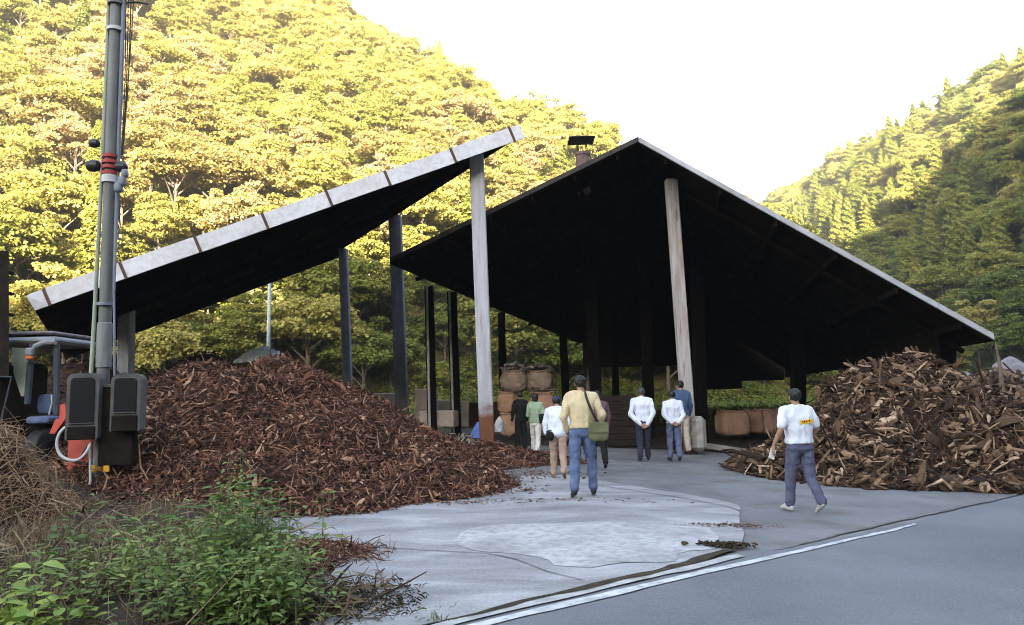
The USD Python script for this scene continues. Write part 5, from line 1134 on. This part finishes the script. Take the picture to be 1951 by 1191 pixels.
c = lp_(88, 770, .4); st = part(lo, 'seat_back', superq(.26, .12, .34, 4, 3, .01).apply_translation(c), MT['seatblue'], True)
c = lp_(84, 800, .2); part(lo, 'seat', superq(.44, .42, .14, 4, 4, .02).apply_translation(c), MT['seatblue'], True)
part(lo, 'lever', tube([lp_(93, 790, .1), lp_(99, 768, .1), lp_(98, 752, .12)], .012, 6), MT['whitewire'])
a = lp_(112, 812, .1); part(lo, 'red_arm', hullp([lp_(x_, y_, dy) for x_, y_ in ((94, 826), (104, 826), (126, 796), (106, 798)) for dy in (-.1, .05)]), MT['loaderred'], False)
part(lo, 'red_panel', hullp([lp_(x_, y_, dy) for x_, y_ in ((113, 772), (124, 768), (128, 820), (112, 815)) for dy in (.05, .15)]), MT['loaderred'], False)
for px in (10, 84):
    c = lp_(px, 862, .3); w_ = part(lo, 'wheel', tube([c - [.14, 0, 0], c - [.10, 0, 0], c + [.10, 0, 0], c + [.14, 0, 0]], [.34, .42, .42, .34], 24), MT['rubber']); part(w_, 'rim', tube([c + [-.15, 0, 0], c + [.15, 0, 0]], .2, 16), MT['machine'])

# ------------------------------------------------------------------ brush, straw and weeds in the left foreground
md = Heap([(-7.0, 9.6, .95, 1.7, 2.2), (-8.6, 9.3, 1.05, 2.4, 2.6), (-5.0, 9.3, .34, 1.7, 1.5), (-4.6, 7.2, .28, 2.4, 1.9), (-3.0, 5.6, .16, 1.5, 1.5), (-5.5, 5.6, .2, 3, 2.2)], 41, .25, .07)
t = thing('brush_bank', 'earth bank of dead brush and twigs round the utility pole foot', 'brush bank'); part(t, 'earth', md.mesh(.1), MT['soil'], True)
pn = md.sample(6500, rng, 10.5, tail=.06); V, Fc = ribbons(pn, rng.lognormal(math.log(.24), .6, len(pn)), rng.lognormal(math.log(.011), .45, len(pn)), rng, .5, .6, thick=.8)
pieces(t, 'twig', 'twigs', V, Fc, MT['twig'], 150)
def mz(x, y): return float(md.z(np.array([x]), np.array([y]))[0])
def mound_z(x, y): return max(mz(x, y), float(zflat(x, y)))
def straw_heap(name, label, c2, R, h, n, L, seed, m, drop):
    r = np.random.default_rng(seed); hp = Heap([(c2[0], c2[1], h, R, R * .7)], seed, .15, .04); z0 = mound_z(*c2) - .05 if drop else 0
    x = thing(name, label, 'straw heap'); p_ = hp.sample(n, r, tail=.05)
    if drop: p_[:, 2] += np.maximum(md.h(p_[:, 0], p_[:, 1]), 0)
    cm = hp.mesh(.08); cv = np.array(cm.vertices)
    if drop: cv[:, 2] += np.maximum(md.h(cv[:, 0], cv[:, 1]), 0) - .03
    cm = vf(cv, cm.faces)
    V_, F_ = ribbons(p_, r.lognormal(math.log(L), .4, n), r.lognormal(math.log(.009), .3, n), r, .4, .9, thick=.8, down=.8)
    pieces(x, 'stalk', 'stalks', V_, F_, m, 60); part(x, 'core', cm, MT['heapcore'], True)
c2 = at(14, 850, 9.2)[:2]; straw_heap('straw_heap', 'tan dry straw heap on the bank in front of the loader', c2, .85, .58, 1300, .32, 51, MT['straw'], True)
c2 = gnd(575, 1062)[:2]; straw_heap('straw_heap', 'flat reddish litter of dry stalks at the left edge of the concrete', c2, .55, .07, 900, .22, 52, MT['bark'], False)
c2 = gnd(585, 1150)[:2]; straw_heap('litter', 'dark leaf litter between the bush and the concrete at the bottom', c2, .42, .03, 1600, .05, 53, MT['moss2'], False)
LM['weed'] = leafmat('weed_leaves', [(0.2, (.045, .085, .020)), (.5, (.095, .155, .038)), (.8, (.18, .245, .06)), (1.1, (.32, .33, .09))], trans=.35, rough=.45, nscale=11)
LM['broad'] = leafmat('broad_leaves', [(0.2, (.12, .20, .035)), (.5, (.19, .28, .05)), (.8, (.26, .34, .07)), (1.1, (.34, .36, .09))], trans=.3, rough=.45, nscale=3)
MT['stem'] = mat('green_stem', (.09, .12, .035), .7, (.13, .10, .05), 6, 4)
def leaf(p, d, nrm, L, w, droop=.3):
    d = d / np.linalg.norm(d); s = np.cross(nrm, d); s /= np.linalg.norm(s); n = np.cross(d, s); V = []
    prof = ((0, .05), (.25, .8), (.5, 1.0), (.78, .62), (1, .02))
    for u, ww in prof:
        c = p + d * L * u - n * droop * L * u * u; V += [c - s * w * ww / 2 + n * w * .10 * ww, c, c + s * w * ww / 2 + n * w * .10 * ww]
    Fc = []
    for i in range(4):
        for j in range(2): a = i * 3 + j; Fc += [[a, a + 1, a + 4], [a, a + 4, a + 3]]
    return np.array(V), np.array(Fc)
def weed(label, x, y, spec, n_parts, name='weed_plant', lm='weed', seed=0, cat='plant'):
    """spec: list of stems (dx, dy, height, lean x, lean y, leaves, leaf length, leaf width)"""
    r = np.random.default_rng(seed); z = mound_z(x, y) - .02; t = thing(name, label, cat, (x, y, z)); LV = []; F_ = None; stems = []
    for (dx, dy, h, lx, ly, n, L, w) in spec:
        p0 = np.array([dx, dy, 0]); p0[2] = mound_z(x + dx, y + dy) - z - .03; st_ = [p0 + np.array([lx * u * u, ly * u * u, h * u]) for u in np.linspace(0, 1, 6)]; stems.append(tube(st_, np.linspace(.006, .0025, 6), 5)); st_ = np.array(st_)
        for k in range(n):
            u = .15 + .85 * (k + r.random()) / n; p = np.array([np.interp(u, np.linspace(0, 1, 6), st_[:, c]) for c in range(3)]); a = k * 2.4 + r.uniform(-.5, .5)
            d = np.array([math.cos(a), math.sin(a), r.uniform(-.1, .7)]); br = r.uniform(0, .13) * (1.2 - u * .6); p = p + d * br
            V_, F_ = leaf(p, d, np.array([0, 0, 1.0]) + r.normal(size=3) * .3, L * r.uniform(.6, 1.2), w * r.uniform(.7, 1.2), r.uniform(.1, .6)); LV.append(V_)
    part(t, 'stems', cat_(stems), MT['stem'], True)
    LV = np.array(LV); o = np.argsort(-(LV.max(1) - LV.min(1)).sum(1) / np.linalg.norm(LV.mean(1) + [x, y, z - EYE], axis=1))
    for i in o[:n_parts]: part(t, 'leaf', vf(LV[i], F_), LM[lm], True)
    rr = o[n_parts:]
    if len(rr): part(t, 'leaves', vf(LV[rr].reshape(-1, 3), (F_[None] + (np.arange(len(rr)) * 15)[:, None, None]).reshape(-1, 3)), LM[lm], True, kind='stuff')
    return t
def stems(n, rx, ry, h0, h1, nl, L, w, seed, lean_=.12):
    r = np.random.default_rng(seed); return [(r.normal() * rx, r.normal() * ry, r.uniform(h0, h1), r.normal() * lean_, r.normal() * lean_, nl, L, w) for _ in range(n)]
bp = at(455, 1100, 6.1); weed('dense leafy green bush standing left of the concrete apron', bp[0], bp[1], stems(56, .22, .26, .35, .92, 28, .085, .034, 61), 300, 'leafy_bush', seed=61, cat='bush')
bp = at(478, 1180, 5.3); weed('bright leafy bush at the bottom edge beside the dark litter', bp[0], bp[1], stems(48, .22, .2, .25, .55, 26, .075, .034, 62), 150, 'leafy_bush', seed=62, cat='bush')
bp = at(400, 1180, 5.4); weed('low leafy bush at the bottom between the broad-leaved plant and dense bush', bp[0], bp[1], stems(55, .34, .25, .2, .46, 22, .07, .030, 63), 120, 'leafy_bush', 'weed', 63, 'bush')
bp = at(200, 1080, 6.6); weed('leafy weed with drooping long leaves below the meter boxes', bp[0], bp[1], stems(15, .28, .25, .25, .55, 11, .14, .036, 64, .2), 80, 'weed_plant', 'weed', 64)
bp = at(365, 1085, 6.8); weed('arching long-bladed weed between the pole and the dense bush', bp[0], bp[1], stems(9, .16, .1, .4, .62, 9, .26, .024, 65, .22), 60, 'weed_plant', 'weed', 65)
bp = at(455, 985, 8.6); weed('thin tall weed stalk in front of the bark heap', bp[0], bp[1], stems(4, .1, .06, .75, 1.15, 20, .07, .026, 66, .06), 60, 'weed_plant', 'broad', 66)
bp = at(60, 1175, 4.9); weed('low plant with broad light green leaves at the bottom left corner', bp[0], bp[1], stems(22, .24, .18, .14, .40, 8, .115, .078, 67, .12), 110, 'broadleaf_plant', 'broad', 67)
bp = at(-5, 1110, 5.0); weed('pointed-leaved plant cut by the left edge above the broad-leaved one', bp[0], bp[1], stems(5, .06, .06, .35, .5, 6, .16, .07, 68, .1), 30, 'weed_plant', 'broad', 68)
bp = at(560, 1010, 7.6); weed('small weed at the left tip of the concrete apron', bp[0] - .55, bp[1], stems(7, .12, .12, .2, .45, 16, .06, .025, 69, .08), 40, 'weed_plant', 'weed', 69)
bp = at(330, 1150, 5.9); weed('tangle of small-leaved green weeds in the middle of the left foreground', bp[0], bp[1], stems(26, .32, .28, .15, .5, 18, .075, .03, 72), 90, 'weed_plant', 'weed', 72)
bp = at(130, 1130, 5.6); weed('low dark green weeds behind the broad-leaved plant', bp[0], bp[1], stems(18, .3, .25, .12, .4, 12, .09, .035, 73), 80, 'weed_plant', 'weed', 73)
bp = gnd(830, 1184); weed('tiny grass tuft growing in the gutter by the white line', bp[0], bp[1], stems(8, .05, .03, .05, .12, 5, .06, .008, 70, .04), 20, 'grass_tuft', 'weed', 70)
gt = [(np.array([x_, y_, mound_z(x_, y_) - .02]), int(rng.integers(2)), float(rng.uniform(.5, 1.1)), float(rng.uniform(0, 6.28))) for x_, y_ in zip(rng.uniform(-7.5, -2.6, 110), rng.uniform(4.6, 9.0, 110)) if x_ / y_ > -.85 and x_ < -2.2 - (y_ - 4.6) * .25]
LM['drygrass'] = leafmat('bank_grass', [(0.2, (.045, .06, .018)), (.5, (.12, .10, .045)), (.8, (.22, .15, .085)), (1.1, (.28, .19, .12))], trans=.2, nscale=2)
instancer('/World/bank_grass', [('tuft_a', (tuft(81, 26, .34, .012, .09), LM['drygrass'])), ('tuft_b', (tuft(82, 22, .26, .014, .1), LM['drygrass']))], gt, 'half-dry grass over the brush bank in the left foreground', 'grass')
# bushes seen between the columns
for px, py, Yb, R, Hb, lab in ((740, 770, 42, 2.0, 1.5, 'low yellow-green bush behind the long concrete block'), (820, 768, 44, 1.6, 1.2, 'small yellowish bush behind the square concrete block'), (900, 770, 40, 1.8, 1.9, 'green bush seen between the thin column and the white column'),
                               (1040, 740, 46, 2.6, 3.2, 'rounded pale green bush rising behind the bag stack')):
    a = at(px, 780, Yb); thing('bush', lab, 'bush', (a[0], a[1], zflat(a[0], 0) - .05), RNG.uniform(0, 6)); xb = _names; part(stage.GetPrimAtPath('/World/' + ('bush' if _names[('/World', 'bush')] == 1 else f"bush_{_names[('/World', 'bush')] - 1:03d}")), 'foliage', shrub(int(px), R, Hb, 1500), LM['shrub'], False)
